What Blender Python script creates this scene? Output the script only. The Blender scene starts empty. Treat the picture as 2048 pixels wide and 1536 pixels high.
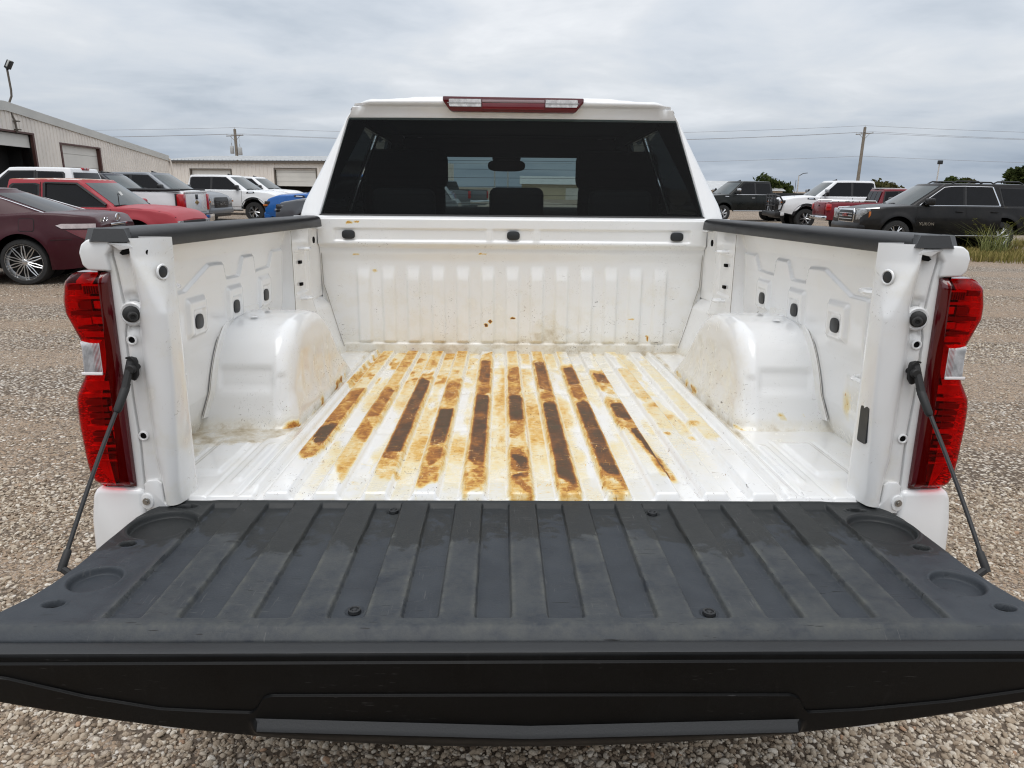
import bpy, bmesh, math, random
import numpy as np
from mathutils import Matrix, Vector

random.seed(7)
RNG = np.random.default_rng(7)
C = bpy.context.scene.collection
SC = bpy.context.scene

# ------------------------------------------------------------------ camera
def look_matrix(pitch, roll, pos):
    cp, sp = math.cos(pitch), math.sin(pitch)
    fw = np.array([0, cp, -sp]); rt = np.array([1.0, 0, 0]); up = np.cross(rt, fw)
    cr, sr = math.cos(roll), math.sin(roll)
    R = rt * cr + up * sr; U = -rt * sr + up * cr
    m = Matrix.Identity(4)
    for i in range(3):
        m[i][0], m[i][1], m[i][2], m[i][3] = R[i], U[i], -fw[i], pos[i]
    return m
cam_data = bpy.data.cameras.new('camera')
cam = bpy.data.objects.new('camera', cam_data); C.objects.link(cam)
cam_data.sensor_width = 36.0; cam_data.lens = 36.0 * 1420 / 2048
cam_data.clip_start = 0.05; cam_data.clip_end = 3000
cam.matrix_world = look_matrix(math.radians(15.5), math.radians(.8), (0, 0, 1.57))
SC.camera = cam

# ------------------------------------------------------------------ light, exposure
SUN_EL, SUN_AZ = math.radians(70), math.radians(200)
SKY_STRENGTH = .1
world = bpy.data.worlds.new('World'); SC.world = world; world.use_nodes = True
def build_world():
    nt = world.node_tree; N = nt.nodes; Lk = nt.links; N.clear()
    out = N.new('ShaderNodeOutputWorld'); bg = N.new('ShaderNodeBackground')
    bg.inputs['Strength'].default_value = SKY_STRENGTH
    sky = N.new('ShaderNodeTexSky'); sky.sky_type = 'NISHITA'; sky.sun_disc = False
    sky.sun_elevation = SUN_EL; sky.sun_rotation = SUN_AZ
    sky.air_density = 1.2; sky.dust_density = 2.0
    tc = N.new('ShaderNodeTexCoord')
    sep = N.new('ShaderNodeSeparateXYZ'); Lk.new(tc.outputs['Generated'], sep.inputs[0])
    def M(op, a, b=None, clamp=False):
        n = N.new('ShaderNodeMath'); n.operation = op; n.use_clamp = clamp
        for i, v in enumerate((a, b)):
            if v is None: continue
            if isinstance(v, (int, float)): n.inputs[i].default_value = v
            else: Lk.new(v, n.inputs[i])
        return n.outputs[0]
    zc = M('MAXIMUM', sep.outputs['Z'], 0.0)
    den = M('ADD', zc, 0.15)
    px = M('DIVIDE', sep.outputs['X'], den); py = M('DIVIDE', sep.outputs['Y'], den)
    cmb = N.new('ShaderNodeCombineXYZ')
    Lk.new(M('MULTIPLY', px, 1.0), cmb.inputs[0]); Lk.new(py, cmb.inputs[1])
    def noise(scale, detail, rough, off):
        mp = N.new('ShaderNodeVectorMath'); mp.operation = 'ADD'; mp.inputs[1].default_value = (off, off * 1.7, off * .3)
        Lk.new(cmb.outputs[0], mp.inputs[0])
        n = N.new('ShaderNodeTexNoise'); n.inputs['Scale'].default_value = scale
        n.inputs['Detail'].default_value = detail; n.inputs['Roughness'].default_value = rough
        n.inputs['Distortion'].default_value = .35
        Lk.new(mp.outputs[0], n.inputs['Vector']); return n.outputs['Fac']
    n1 = noise(.72, 6, .52, 3.1); n2 = noise(1.9, 5, .55, 9.7)
    cl = M('ADD', M('MULTIPLY', n1, .66), M('MULTIPLY', n2, .34))
    ramp = N.new('ShaderNodeValToRGB'); Lk.new(cl, ramp.inputs[0])
    e = ramp.color_ramp.elements
    e[0].position = .36; e[0].color = (4.8, 5.25, 5.85, 1)
    e[1].position = .62; e[1].color = (7.9, 8.0, 8.2, 1)
    x = e.new(.45); x.color = (5.95, 6.3, 6.8, 1)
    x = e.new(.53); x.color = (6.7, 6.9, 7.2, 1)
    # overcast luminance rises towards the zenith and falls to a blue-grey band low down
    hz = N.new('ShaderNodeValToRGB'); Lk.new(zc, hz.inputs[0])
    h = hz.color_ramp.elements
    h[0].position = 0.0; h[0].color = (.64, .71, .80, 1)
    h[1].position = 1.0; h[1].color = (1.75, 1.75, 1.75, 1)
    x = h.new(.045); x.color = (.64, .71, .80, 1)
    x = h.new(.085); x.color = (.93, .96, 1.0, 1)
    x = h.new(.15); x.color = (1.08, 1.09, 1.10, 1)
    x = h.new(.45); x.color = (1.30, 1.30, 1.30, 1)
    mul = N.new('ShaderNodeMix'); mul.data_type = 'RGBA'; mul.blend_type = 'MULTIPLY'; mul.inputs[0].default_value = 1
    Lk.new(ramp.outputs[0], mul.inputs[6]); Lk.new(hz.outputs[0], mul.inputs[7])
    mix = N.new('ShaderNodeMix'); mix.data_type = 'RGBA'; mix.inputs[0].default_value = .90
    Lk.new(sky.outputs[0], mix.inputs[6]); Lk.new(mul.outputs[2], mix.inputs[7])
    Lk.new(mix.outputs[2], bg.inputs['Color']); Lk.new(bg.outputs[0], out.inputs['Surface'])
build_world()
sun_d = bpy.data.lights.new('sun', 'SUN'); sun_d.energy = 1.2; sun_d.angle = math.radians(40); sun_d.color = (1, .98, .955)
sun = bpy.data.objects.new('sun', sun_d); C.objects.link(sun)
_d = Vector((math.sin(SUN_AZ) * math.cos(SUN_EL), math.cos(SUN_AZ) * math.cos(SUN_EL), math.sin(SUN_EL)))
sun.rotation_euler = _d.to_track_quat('Z', 'Y').to_euler()
SC.view_settings.view_transform = 'Standard'; SC.view_settings.look = 'None'
SC.view_settings.exposure = 0.12; SC.view_settings.gamma = 1.0; SC.view_settings.use_curve_mapping = False
SC.render.engine = 'CYCLES'; SC.cycles.use_denoising = True; SC.cycles.pixel_filter_type = 'BLACKMAN_HARRIS'; SC.cycles.filter_width = 1.15
SC.cycles.max_bounces = 10; SC.cycles.transparent_max_bounces = 16
SC.cycles.caustics_reflective = False; SC.cycles.caustics_refractive = False

# ------------------------------------------------------------------ helpers
def ss(a, b, x):
    t = np.clip((np.asarray(x, float) - a) / (b - a), 0, 1); return t * t * (3 - 2 * t)
def rb(x, a, b, s): return ss(a - s, a + s, x) * (1 - ss(b - s, b + s, x))
def _h(ix, iy, seed):
    n = (ix.astype(np.int64) * 374761393 + iy.astype(np.int64) * 668265263 + seed * 1442695041) & 0xffffffff
    n = ((n ^ (n >> 13)) * 1274126177) & 0xffffffff
    return ((n ^ (n >> 16)) & 0xffff) / 65535.0
def vnoise(x, y, seed=0):
    x, y = np.broadcast_arrays(np.asarray(x, float), np.asarray(y, float))
    ix, iy = np.floor(x), np.floor(y); fx, fy = x - ix, y - iy
    fx = fx * fx * (3 - 2 * fx); fy = fy * fy * (3 - 2 * fy)
    a, b = _h(ix, iy, seed), _h(ix + 1, iy, seed); c, d = _h(ix, iy + 1, seed), _h(ix + 1, iy + 1, seed)
    return (a * (1 - fx) + b * fx) * (1 - fy) + (c * (1 - fx) + d * fx) * fy
def fbm(x, y, oct=4, seed=0):
    s, a, t = 0, 1, 0
    for k in range(oct):
        s = s + a * vnoise(x * 2 ** k, y * 2 ** k, seed + k * 17); t += a; a *= .5
    return s / t

def link(o, parent=None):
    C.objects.link(o)
    if parent is not None: o.parent = parent
    return o
def empty(name, loc=(0, 0, 0), rz=0):
    o = bpy.data.objects.new(name, None); C.objects.link(o); o.location = loc; o.rotation_euler = (0, 0, rz)
    o.empty_display_size = .2; return o
def tag(o, label=None, cat=None, group=None, kind=None):
    if label: o['label'] = label
    if cat: o['category'] = cat
    if group: o['group'] = group
    if kind: o['kind'] = kind
    return o
def raw(name, V, F, mat, parent=None, smooth=True, sharp=40, attrs=None):
    me = bpy.data.meshes.new(name)
    if isinstance(F, np.ndarray):
        V = np.ascontiguousarray(V, np.float32).reshape(-1, 3); k = F.shape[1]
        me.vertices.add(len(V)); me.vertices.foreach_set('co', V.ravel())
        me.loops.add(F.size); me.loops.foreach_set('vertex_index', np.ascontiguousarray(F, np.int32).ravel())
        me.polygons.add(len(F)); me.polygons.foreach_set('loop_start', np.arange(0, F.size, k, dtype=np.int32))
        me.update(calc_edges=True); me.validate()
    else:
        me.from_pydata([tuple(map(float, v)) for v in V], [], F); me.update()
    if attrs:
        for n, a in attrs.items():
            at = me.attributes.new(n, 'FLOAT', 'POINT'); at.data.foreach_set('value', np.ascontiguousarray(a, np.float32).ravel())
    mats = mat if isinstance(mat, (list, tuple)) else [mat]
    for m in mats: me.materials.append(m)
    if smooth:
        me.shade_smooth()
        if sharp: me.set_sharp_from_angle(angle=math.radians(sharp))
    return link(bpy.data.objects.new(name, me), parent)
def grid(name, P, mat, parent=None, attrs=None, sharp=40, keep=None, closed=False):
    P = np.asarray(P, float); n, m = P.shape[:2]
    idx = np.arange(n * m).reshape(n, m)
    if closed: idx = np.concatenate([idx, idx[:, :1]], 1)
    F = np.stack([idx[:-1, :-1], idx[:-1, 1:], idx[1:, 1:], idx[1:, :-1]], -1).reshape(-1, 4)
    if keep is not None: F = F[keep.ravel()]
    return raw(name, P.reshape(-1, 3), F, mat, parent, True, sharp, attrs)

class MB:
    """collects shapes into one mesh"""
    def __init__(s): s.V = []; s.F = []; s.M = []
    def add(s, V, F, mi=0):
        o = len(s.V); s.V += [tuple(map(float, v)) for v in V]
        s.F += [tuple(i + o for i in f) for f in F]; s.M += [mi] * len(F); return s
    def box(s, c, d, bev=0.0, rot=None, mi=0, seg=2):
        bm = bmesh.new(); bmesh.ops.create_cube(bm, size=1)
        bmesh.ops.scale(bm, vec=d, verts=bm.verts)
        if bev: bmesh.ops.bevel(bm, geom=bm.edges[:], offset=bev, segments=seg, affect='EDGES', profile=.5)
        if rot is not None: bmesh.ops.rotate(bm, cent=(0, 0, 0), matrix=rot, verts=bm.verts)
        bmesh.ops.translate(bm, vec=c, verts=bm.verts)
        return s._bm(bm, mi)
    def _bm(s, bm, mi=0):
        bm.verts.index_update(); s.add([v.co for v in bm.verts], [[v.index for v in f.verts] for f in bm.faces], mi); bm.free(); return s
    def prism(s, poly, axis, a, b, bev=0.0, mi=0, seg=2):
        """poly: 2D points; extruded along axis from a to b. axis x: poly=(y,z); y: (x,z); z: (x,y)"""
        bm = bmesh.new()
        def P(p, t): return {'x': (t, p[0], p[1]), 'y': (p[0], t, p[1]), 'z': (p[0], p[1], t)}[axis]
        v0 = [bm.verts.new(P(p, a)) for p in poly]; v1 = [bm.verts.new(P(p, b)) for p in poly]
        bm.faces.new(v0); bm.faces.new(v1[::-1]); n = len(poly)
        for i in range(n): bm.faces.new((v0[(i + 1) % n], v0[i], v1[i], v1[(i + 1) % n]))
        bmesh.ops.recalc_face_normals(bm, faces=bm.faces)
        if bev:
            ed = [e for e in bm.edges if e.calc_face_angle(0) > .35]
            bmesh.ops.bevel(bm, geom=ed, offset=bev, segments=seg, affect='EDGES', profile=.5)
        return s._bm(bm, mi)
    def tube(s, pts, r, n=8, cap=True, mi=0):
        pts = [Vector(p) for p in pts]; k = len(pts); rs = r if isinstance(r, (list, tuple)) else [r] * k
        V, F = [], []; up = None
        for i, p in enumerate(pts):
            t = (pts[min(i + 1, k - 1)] - pts[max(i - 1, 0)]).normalized()
            if up is None:
                up = Vector((0, 0, 1)) if abs(t.z) < .9 else Vector((1, 0, 0))
            a = t.cross(up).normalized(); up = a.cross(t).normalized()
            for j in range(n):
                q = 2 * math.pi * j / n; V.append(p + (a * math.cos(q) + up * math.sin(q)) * rs[i])
        for i in range(k - 1):
            for j in range(n): F.append((i * n + j, i * n + (j + 1) % n, (i + 1) * n + (j + 1) % n, (i + 1) * n + j))
        if cap: F.append(tuple(range(n))[::-1]); F.append(tuple(range((k - 1) * n, k * n)))
        return s.add(V, F, mi)
    def lathe(s, prof, axis, c, n=24, mi=0, cap=True):
        """prof: (radius, along)"""
        V, F = [], []; k = len(prof)
        for r, t in prof:
            for j in range(n):
                q = 2 * math.pi * j / n; u, w = r * math.cos(q), r * math.sin(q)
                V.append({'x': (c[0] + t, c[1] + u, c[2] + w), 'y': (c[0] + u, c[1] + t, c[2] + w), 'z': (c[0] + u, c[1] + w, c[2] + t)}[axis])
        for i in range(k - 1):
            for j in range(n): F.append((i * n + j, i * n + (j + 1) % n, (i + 1) * n + (j + 1) % n, (i + 1) * n + j))
        if cap: F.append(tuple(range(n))[::-1]); F.append(tuple(range((k - 1) * n, k * n)))
        return s.add(V, F, mi)
    def rot(s, mtx):
        s.V = [tuple(mtx @ Vector(v)) for v in s.V]; return s
    def obj(s, name, mat, parent=None, smooth=True, sharp=35):
        o = raw(name, s.V, s.F, mat, parent, smooth, sharp)
        if any(s.M): o.data.polygons.foreach_set('material_index', s.M)
        return o
def oval(cy, cz, ry, rz, n=20, e=2.6):
    return [(cy + ry * math.copysign(abs(math.cos(t)) ** (2 / e), math.cos(t)), cz + rz * math.copysign(abs(math.sin(t)) ** (2 / e), math.sin(t)))
            for t in [2 * math.pi * i / n for i in range(n)]]
def text_mesh(txt, size, depth, font_shear=0.0, spacing=1.0, sx=1.0):
    cu = bpy.data.curves.new('lettering', 'FONT'); cu.body = txt; cu.size = size; cu.extrude = depth; cu.shear = font_shear
    cu.space_character = spacing; cu.align_x = 'CENTER'; cu.align_y = 'CENTER'; cu.resolution_u = 2
    o = bpy.data.objects.new('lettering', cu); C.objects.link(o); dg = bpy.context.evaluated_depsgraph_get()
    me = bpy.data.meshes.new_from_object(o.evaluated_get(dg)); V = [(v.co.x * sx, v.co.y, v.co.z) for v in me.vertices]; F = [tuple(p.vertices) for p in me.polygons]
    bpy.data.objects.remove(o); bpy.data.curves.remove(cu); bpy.data.meshes.remove(me); return V, F

# ------------------------------------------------------------------ materials
class NB:
    def __init__(s, name):
        s.m = bpy.data.materials.new(name); s.m.use_nodes = True; s.t = s.m.node_tree; s.N = s.t.nodes; s.b = s.N['Principled BSDF']; s.out = s.N['Material Output']
        s._tc = None
    def L(s, a, b): s.t.links.new(a, b)
    def tc(s, k='Object'):
        if s._tc is None: s._tc = s.N.new('ShaderNodeTexCoord')
        return s._tc.outputs[k]
    def val(s, inp, v):
        if isinstance(v, (int, float)): inp.default_value = v
        elif isinstance(v, tuple): inp.default_value = v if len(v) == 4 or len(inp.default_value) == 3 else (*v, 1)
        else: s.L(v, inp)
    def map(s, sc=(1, 1, 1), vec=None, loc=(0, 0, 0), rot=(0, 0, 0)):
        n = s.N.new('ShaderNodeMapping'); n.inputs['Scale'].default_value = sc; n.inputs['Location'].default_value = loc; n.inputs['Rotation'].default_value = rot
        s.L(vec if vec is not None else s.tc(), n.inputs[0]); return n.outputs[0]
    def noise(s, scale, detail=4, rough=.55, vec=None, dist=0.0, col=False):
        n = s.N.new('ShaderNodeTexNoise'); n.inputs['Scale'].default_value = scale; n.inputs['Detail'].default_value = detail
        n.inputs['Roughness'].default_value = rough; n.inputs['Distortion'].default_value = dist
        s.L(vec if vec is not None else s.tc(), n.inputs['Vector']); return n.outputs['Color' if col else 'Fac']
    def voro(s, scale, vec=None, out='Distance', feature='F1', rnd=1.0):
        n = s.N.new('ShaderNodeTexVoronoi'); n.feature = feature; n.inputs['Scale'].default_value = scale; n.inputs['Randomness'].default_value = rnd
        s.L(vec if vec is not None else s.tc(), n.inputs['Vector']); return n.outputs[out]
    def math(s, op, a, b=None, c=None, clamp=False):
        n = s.N.new('ShaderNodeMath'); n.operation = op; n.use_clamp = clamp
        for i, v in enumerate((a, b, c)):
            if v is not None: s.val(n.inputs[i], v)
        return n.outputs[0]
    def rng(s, v, a, b, c=0.0, d=1.0, smooth=False):
        n = s.N.new('ShaderNodeMapRange'); n.interpolation_type = 'SMOOTHSTEP' if smooth else 'LINEAR'
        for i, x in enumerate((v, a, b, c, d)): s.val(n.inputs[i], x)
        return n.outputs[0]
    def mix(s, f, a, b, mode='MIX'):
        n = s.N.new('ShaderNodeMix'); n.data_type = 'RGBA'; n.blend_type = mode
        s.val(n.inputs[0], f); s.val(n.inputs[6], a); s.val(n.inputs[7], b); return n.outputs[2]
    def ramp(s, v, stops):
        n = s.N.new('ShaderNodeValToRGB'); e = n.color_ramp.elements
        while len(e) < len(stops): e.new(.5)
        for k, (p, c) in zip(e, stops): k.position = p; k.color = (*c, 1) if len(c) == 3 else c
        s.val(n.inputs[0], v); return n.outputs[0]
    def attr(s, name, kind='GEOMETRY', out='Fac'):
        n = s.N.new('ShaderNodeAttribute'); n.attribute_name = name; n.attribute_type = kind; return n.outputs[out]
    def bump(s, h, strength=.3, dist=.01, normal=None):
        n = s.N.new('ShaderNodeBump'); n.inputs['Strength'].default_value = strength; n.inputs['Distance'].default_value = dist
        s.L(h, n.inputs['Height'])
        if normal is not None: s.L(normal, n.inputs['Normal'])
        return n.outputs[0]
    def set(s, **k):
        nm = dict(base='Base Color', rough='Roughness', metal='Metallic', coat='Coat Weight', coatr='Coat Roughness', spec='Specular IOR Level', ior='IOR', normal='Normal', trans='Transmission Weight', alpha='Alpha', emit='Emission Color', emits='Emission Strength', sheen='Sheen Weight')
        for a, v in k.items(): s.val(s.b.inputs[nm[a]], v)
        return s
def simple(name, base, rough=.5, metal=0.0, coat=0.0, spec=.5, var=.12, nscale=6.0, bump=0.0, bscale=60.0, coatr=.03):
    n = NB(name)
    f = n.noise(nscale, 5, .6)
    d = tuple(c * (1 - var) for c in base); l = tuple(min(1, c * (1 + var)) for c in base)
    n.set(base=n.mix(n.rng(f, .3, .7), d, l), rough=n.rng(f, .25, .75, max(.02, rough - .05), min(1, rough + .07)), metal=metal, coat=coat, spec=spec, coatr=coatr)
    if bump: n.set(normal=n.bump(n.noise(bscale, 4, .6), bump, .004))
    return n.m
def glass_mat(name, tint, refl_rough=.02, ior=1.5, dirt=0.0, dust=(.3, .3, .28)):
    """thin tinted pane: tinted see-through mixed with a clear reflection, a film of dust on top"""
    n = NB(name); n.N.remove(n.b)
    tr = n.N.new('ShaderNodeBsdfTransparent'); tr.inputs[0].default_value = (*tint, 1)
    gl = n.N.new('ShaderNodeBsdfGlossy'); gl.inputs['Roughness'].default_value = refl_rough
    fr = n.N.new('ShaderNodeFresnel'); ge = n.N.new('ShaderNodeNewGeometry'); n.L(n.rng(ge.outputs['Backfacing'], 0, 1, ior, 1 / ior), fr.inputs['IOR'])
    mx = n.N.new('ShaderNodeMixShader'); n.L(fr.outputs[0], mx.inputs[0]); n.L(tr.outputs[0], mx.inputs[1]); n.L(gl.outputs[0], mx.inputs[2])
    res = mx.outputs[0]
    if dirt:
        df = n.N.new('ShaderNodeBsdfDiffuse'); df.inputs[0].default_value = (*dust, 1)
        m2 = n.N.new('ShaderNodeMixShader'); n.L(n.rng(n.noise(3.5, 6, .65), .35, .75, dirt * .4, dirt), m2.inputs[0]); n.L(res, m2.inputs[1]); n.L(df.outputs[0], m2.inputs[2]); res = m2.outputs[0]
    n.L(res, n.out.inputs[0]); return n.m

def white_paint():
    n = NB('white_paint'); o = n.tc()
    rust = n.attr('rust'); grime = n.attr('grime'); scuff = n.attr('scuff')
    fine = n.noise(70, 6, .7); mid = n.noise(14, 5, .6); big = n.noise(3, 4, .55)
    streak = n.noise(1.0, 5, .65, n.map((190, 28, 60))); streak2 = n.noise(1.0, 4, .6, n.map((24, 210, 60)))
    white = n.mix(n.rng(big, .3, .7), (.775, .785, .79), (.80, .80, .795))
    g = n.math('MULTIPLY', grime, n.rng(n.math('ADD', n.math('MULTIPLY', mid, .6), n.math('MULTIPLY', fine, .4)), .32, .68, .15, 1.15), clamp=True)
    gcol = n.ramp(g, [(0, (.79, .79, .785)), (.25, (.735, .715, .655)), (.6, (.47, .40, .28)), (1, (.13, .09, .06))])
    base = n.mix(n.rng(g, 0, .12), white, gcol)
    rr = n.math('ADD', rust, n.math('MULTIPLY', n.math('MULTIPLY', n.math('SUBTRACT', n.math('ADD', n.math('MULTIPLY', fine, .45), n.math('MULTIPLY', streak2, .55)), .5), .75), n.rng(rust, 0, .35)), clamp=True)
    rr = n.math('ADD', rr, n.math('MULTIPLY', n.math('MULTIPLY', n.math('SUBTRACT', n.noise(30, 4, .6, n.map((1, .45, 1)), dist=.5), .5), .62), n.rng(rust, .03, .4)), clamp=True)
    wv0 = n.N.new('ShaderNodeVectorMath'); wv0.operation = 'ADD'; n.L(n.map((1, 1, 1)), wv0.inputs[0])
    wz0 = n.N.new('ShaderNodeVectorMath'); wz0.operation = 'SCALE'; n.L(n.noise(9, 3, .5, col=True), wz0.inputs[0]); wz0.inputs[3].default_value = .07; n.L(wz0.outputs[0], wv0.inputs[1])
    r1 = n.noise(1.0, 2, .5, n.map((36, 360, 60), wv0.outputs[0], (2, 5, 0), (0, 0, .35))); r2 = n.noise(1.0, 2, .5, n.map((330, 40, 60), wv0.outputs[0], (1, 3, 0), (0, 0, -.3)))
    scr = n.math('MULTIPLY', n.math('MAXIMUM', n.rng(r1, .645, .70), n.rng(r2, .66, .71)), n.rng(n.noise(8, 2, .5), .40, .56), clamp=True)
    rr = n.math('SUBTRACT', rr, n.math('MULTIPLY', n.math('MULTIPLY', scr, .42), n.rng(rust, .2, .6)), clamp=True)
    scd = n.math('MULTIPLY', n.math('MAXIMUM', n.rng(n.noise(1.0, 2, .5, n.map((40, 330, 60), wv0.outputs[0], (8, 1, 0), (0, 0, -.5))), .66, .71), n.rng(n.noise(1.0, 2, .5, n.map((340, 44, 60), wv0.outputs[0], (6, 2, 0), (0, 0, .5))), .67, .72)), n.rng(n.noise(7, 2, .5, n.map((1, 1, 1), None, (5, 5, 5))), .45, .58), clamp=True)
    rr = n.math('ADD', rr, n.math('MULTIPLY', n.math('MULTIPLY', scd, .38), n.rng(rust, .02, .15)), clamp=True)
    rcol = n.ramp(rr, [(0, (.79, .79, .77)), (.10, (.77, .74, .64)), (.22, (.74, .63, .37)), (.36, (.63, .38, .085)), (.50, (.38, .145, .018)), (.64, (.19, .066, .011)), (.80, (.085, .038, .014)), (1.0, (.058, .038, .014))])
    base = n.mix(n.rng(rr, .02, .12), base, rcol)
    # scratches and black scuffs: thin marks of random direction
    wv = n.N.new('ShaderNodeVectorMath'); wv.operation = 'ADD'; n.L(n.map((1, 1, 1)), wv.inputs[0])
    ws = n.N.new('ShaderNodeVectorMath'); ws.operation = 'SCALE'; n.L(n.noise(7, 3, .5, col=True), ws.inputs[0]); ws.inputs[3].default_value = .09; n.L(ws.outputs[0], wv.inputs[1])
    s1 = n.noise(1.0, 2, .5, n.map((420, 34, 120), wv.outputs[0])); s2 = n.noise(1.0, 2, .5, n.map((30, 380, 200), wv.outputs[0], (3, 7, 1)))
    gate = n.rng(n.noise(8, 3, .6), .49, .58)
    sc = n.math('MULTIPLY', n.math('MULTIPLY', n.math('MAXIMUM', n.rng(s1, .66, .71), n.rng(s2, .67, .72)), gate), scuff, clamp=True)
    spots = n.math('MULTIPLY', n.math('MULTIPLY', n.rng(n.noise(60, 3, .6), .675, .72), n.rng(n.noise(4, 3, .5), .52, .64)), scuff, clamp=True)
    sc = n.math('MAXIMUM', sc, spots)
    base = n.mix(sc, base, n.mix(n.rng(mid, .45, .55), (.07, .055, .045), (.20, .11, .05)))
    rough = n.math('ADD', n.rng(mid, .3, .7, .16, .24), n.math('ADD', n.math('MULTIPLY', g, .3), n.math('MULTIPLY', n.rng(rr, .08, .5), .38)), clamp=True)
    clean = n.math('SUBTRACT', 1.0, n.math('MAXIMUM', n.rng(rr, .1, .4), g), clamp=True)
    h = n.math('ADD', n.math('MULTIPLY', big, .8), n.math('MULTIPLY', n.math('MULTIPLY', fine, rr), .10))
    n.set(base=base, rough=rough, coat=n.math('MULTIPLY', clean, .8), coatr=.03, normal=n.bump(h, .05, .02))
    return n.m
def liner_mat():
    n = NB('black_liner_plastic')
    wet = n.attr('wet'); dust = n.attr('dust')
    fine = n.noise(240, 3, .6); mid = n.noise(16, 6, .65); big = n.noise(4, 5, .6)
    drag = n.noise(34, 5, .7)
    base = n.mix(n.rng(mid, .3, .7), (.020, .0245, .0310), (.034, .0405, .0495))
    base = n.mix(n.math('MULTIPLY', dust, n.rng(n.math('ADD', n.math('MULTIPLY', mid, .5), n.math('MULTIPLY', drag, .5)), .38, .66), clamp=True), base, (.078, .080, .072))
    wm = n.rng(n.math('ADD', wet, n.math('MULTIPLY', n.math('SUBTRACT', n.math('ADD', n.math('MULTIPLY', n.noise(13, 5, .7, dist=.8), .8), n.math('MULTIPLY', n.noise(40, 3, .6), .2)), .5), 1.6)), .47, .56)
    base = n.mix(n.math('MULTIPLY', wm, .85), base, (.0135, .0150, .0145))
    s1 = n.noise(1.0, 2, .5, n.map((300, 26, 60), None, (0, 0, 0), (0, 0, .5))); s2 = n.noise(1.0, 2, .5, n.map((24, 260, 60), None, (4, 1, 0), (0, 0, .25)))
    gate = n.rng(n.noise(6, 3, .6), .5, .64)
    sc = n.math('MULTIPLY', n.math('MAXIMUM', n.rng(s1, .655, .72), n.rng(s2, .665, .73)), gate, clamp=True)
    base = n.mix(n.math('MULTIPLY', sc, .6), base, (.10, .10, .098))
    s3 = n.noise(1.0, 2, .5, n.map((26, 300, 60), None, (9, 2, 0), (0, 0, -.7))); base = n.mix(n.math('MULTIPLY', n.rng(s3, .67, .71), n.rng(n.noise(5, 2, .5), .48, .6), clamp=True), base, (.004, .004, .004))
    n.set(base=base, rough=n.math('SUBTRACT', n.rng(mid, .3, .7, .50, .62), n.math('MULTIPLY', wm, .06)), spec=.36, normal=n.bump(n.math('ADD', n.math('MULTIPLY', fine, .6), n.math('MULTIPLY', mid, .5)), .22, .003))
    return n.m
M_WHITE = white_paint()
M_LINER = liner_mat()
M_BLACK = simple('black_trim_plastic', (.013, .0138, .0152), .42, spec=.45, var=.2, bump=.05, bscale=220)
def cap_mat():
    n = NB('satin_black_end_cap'); f = n.noise(9, 5, .65); sm = n.noise(1.0, 4, .6, n.map((60, 8, 7)))
    s = n.math('MULTIPLY', n.rng(n.noise(1.0, 2, .5, n.map((34, 200, 260), None, (1, 1, 1), (0, .5, 0))), .68, .74), n.rng(n.noise(4, 2, .5), .5, .6), clamp=True)
    base = n.mix(n.rng(f, .3, .75), (.0030, .0032, .0035), (.0075, .0078, .0080)); base = n.mix(n.math('MULTIPLY', n.rng(sm, .62, .80), .35), base, (.022, .022, .021)); base = n.mix(n.math('MULTIPLY', s, .5), base, (.06, .06, .06))
    n.set(base=base, rough=n.rng(f, .3, .7, .32, .48), spec=.12, normal=n.bump(n.noise(420, 2, .5), .06, .002)); return n.m
M_CAPBLK = cap_mat()
M_RUBBER = simple('black_rubber', (.014, .014, .014), .6, var=.2)
M_PLUG = simple('black_plug_plastic', (.016, .018, .02), .45, var=.15)
M_HOLE = simple('dark_hole', (.004, .004, .004), .9, spec=.1)
M_CABLE = simple('cable_rubber', (.018, .018, .019), .38, var=.2)
M_STEEL = simple('worn_steel', (.45, .44, .42), .38, metal=1, var=.25, nscale=30)
M_CHROME = simple('chrome', (.75, .76, .78), .10, metal=1, var=.06)
M_SEAM = simple('seam_sealer_dark', (.06, .055, .05), .8)
M_SEAMG = simple('seam_sealer_grey', (.26, .24, .21), .7)
M_SEAMW = simple('seam_sealer_pale', (.62, .61, .58), .55)
M_DARKINT = simple('dark_interior_cloth', (.012, .012, .013), .85, spec=.2)
M_SEAT = simple('black_seat_cloth', (.010, .010, .011), .8, spec=.25)
M_UNDER = simple('underbody_black', (.012, .012, .012), .75)
M_TYRE = simple('tyre_rubber', (.02, .02, .02), .7, var=.25, bump=.2, bscale=50)
M_RIM = simple('alloy_silver', (.62, .63, .64), .28, metal=1, var=.1)
M_REARGLASS = glass_mat('tinted_rear_glass', (.32, .37, .37), .012, ior=1.22, dirt=.006, dust=(.25, .25, .24))
M_WINDSHIELD = glass_mat('clear_green_glass', (.74, .82, .80), .01)
M_CABGLASS = glass_mat('dark_side_glass', (.045, .05, .05), .02)
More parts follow.
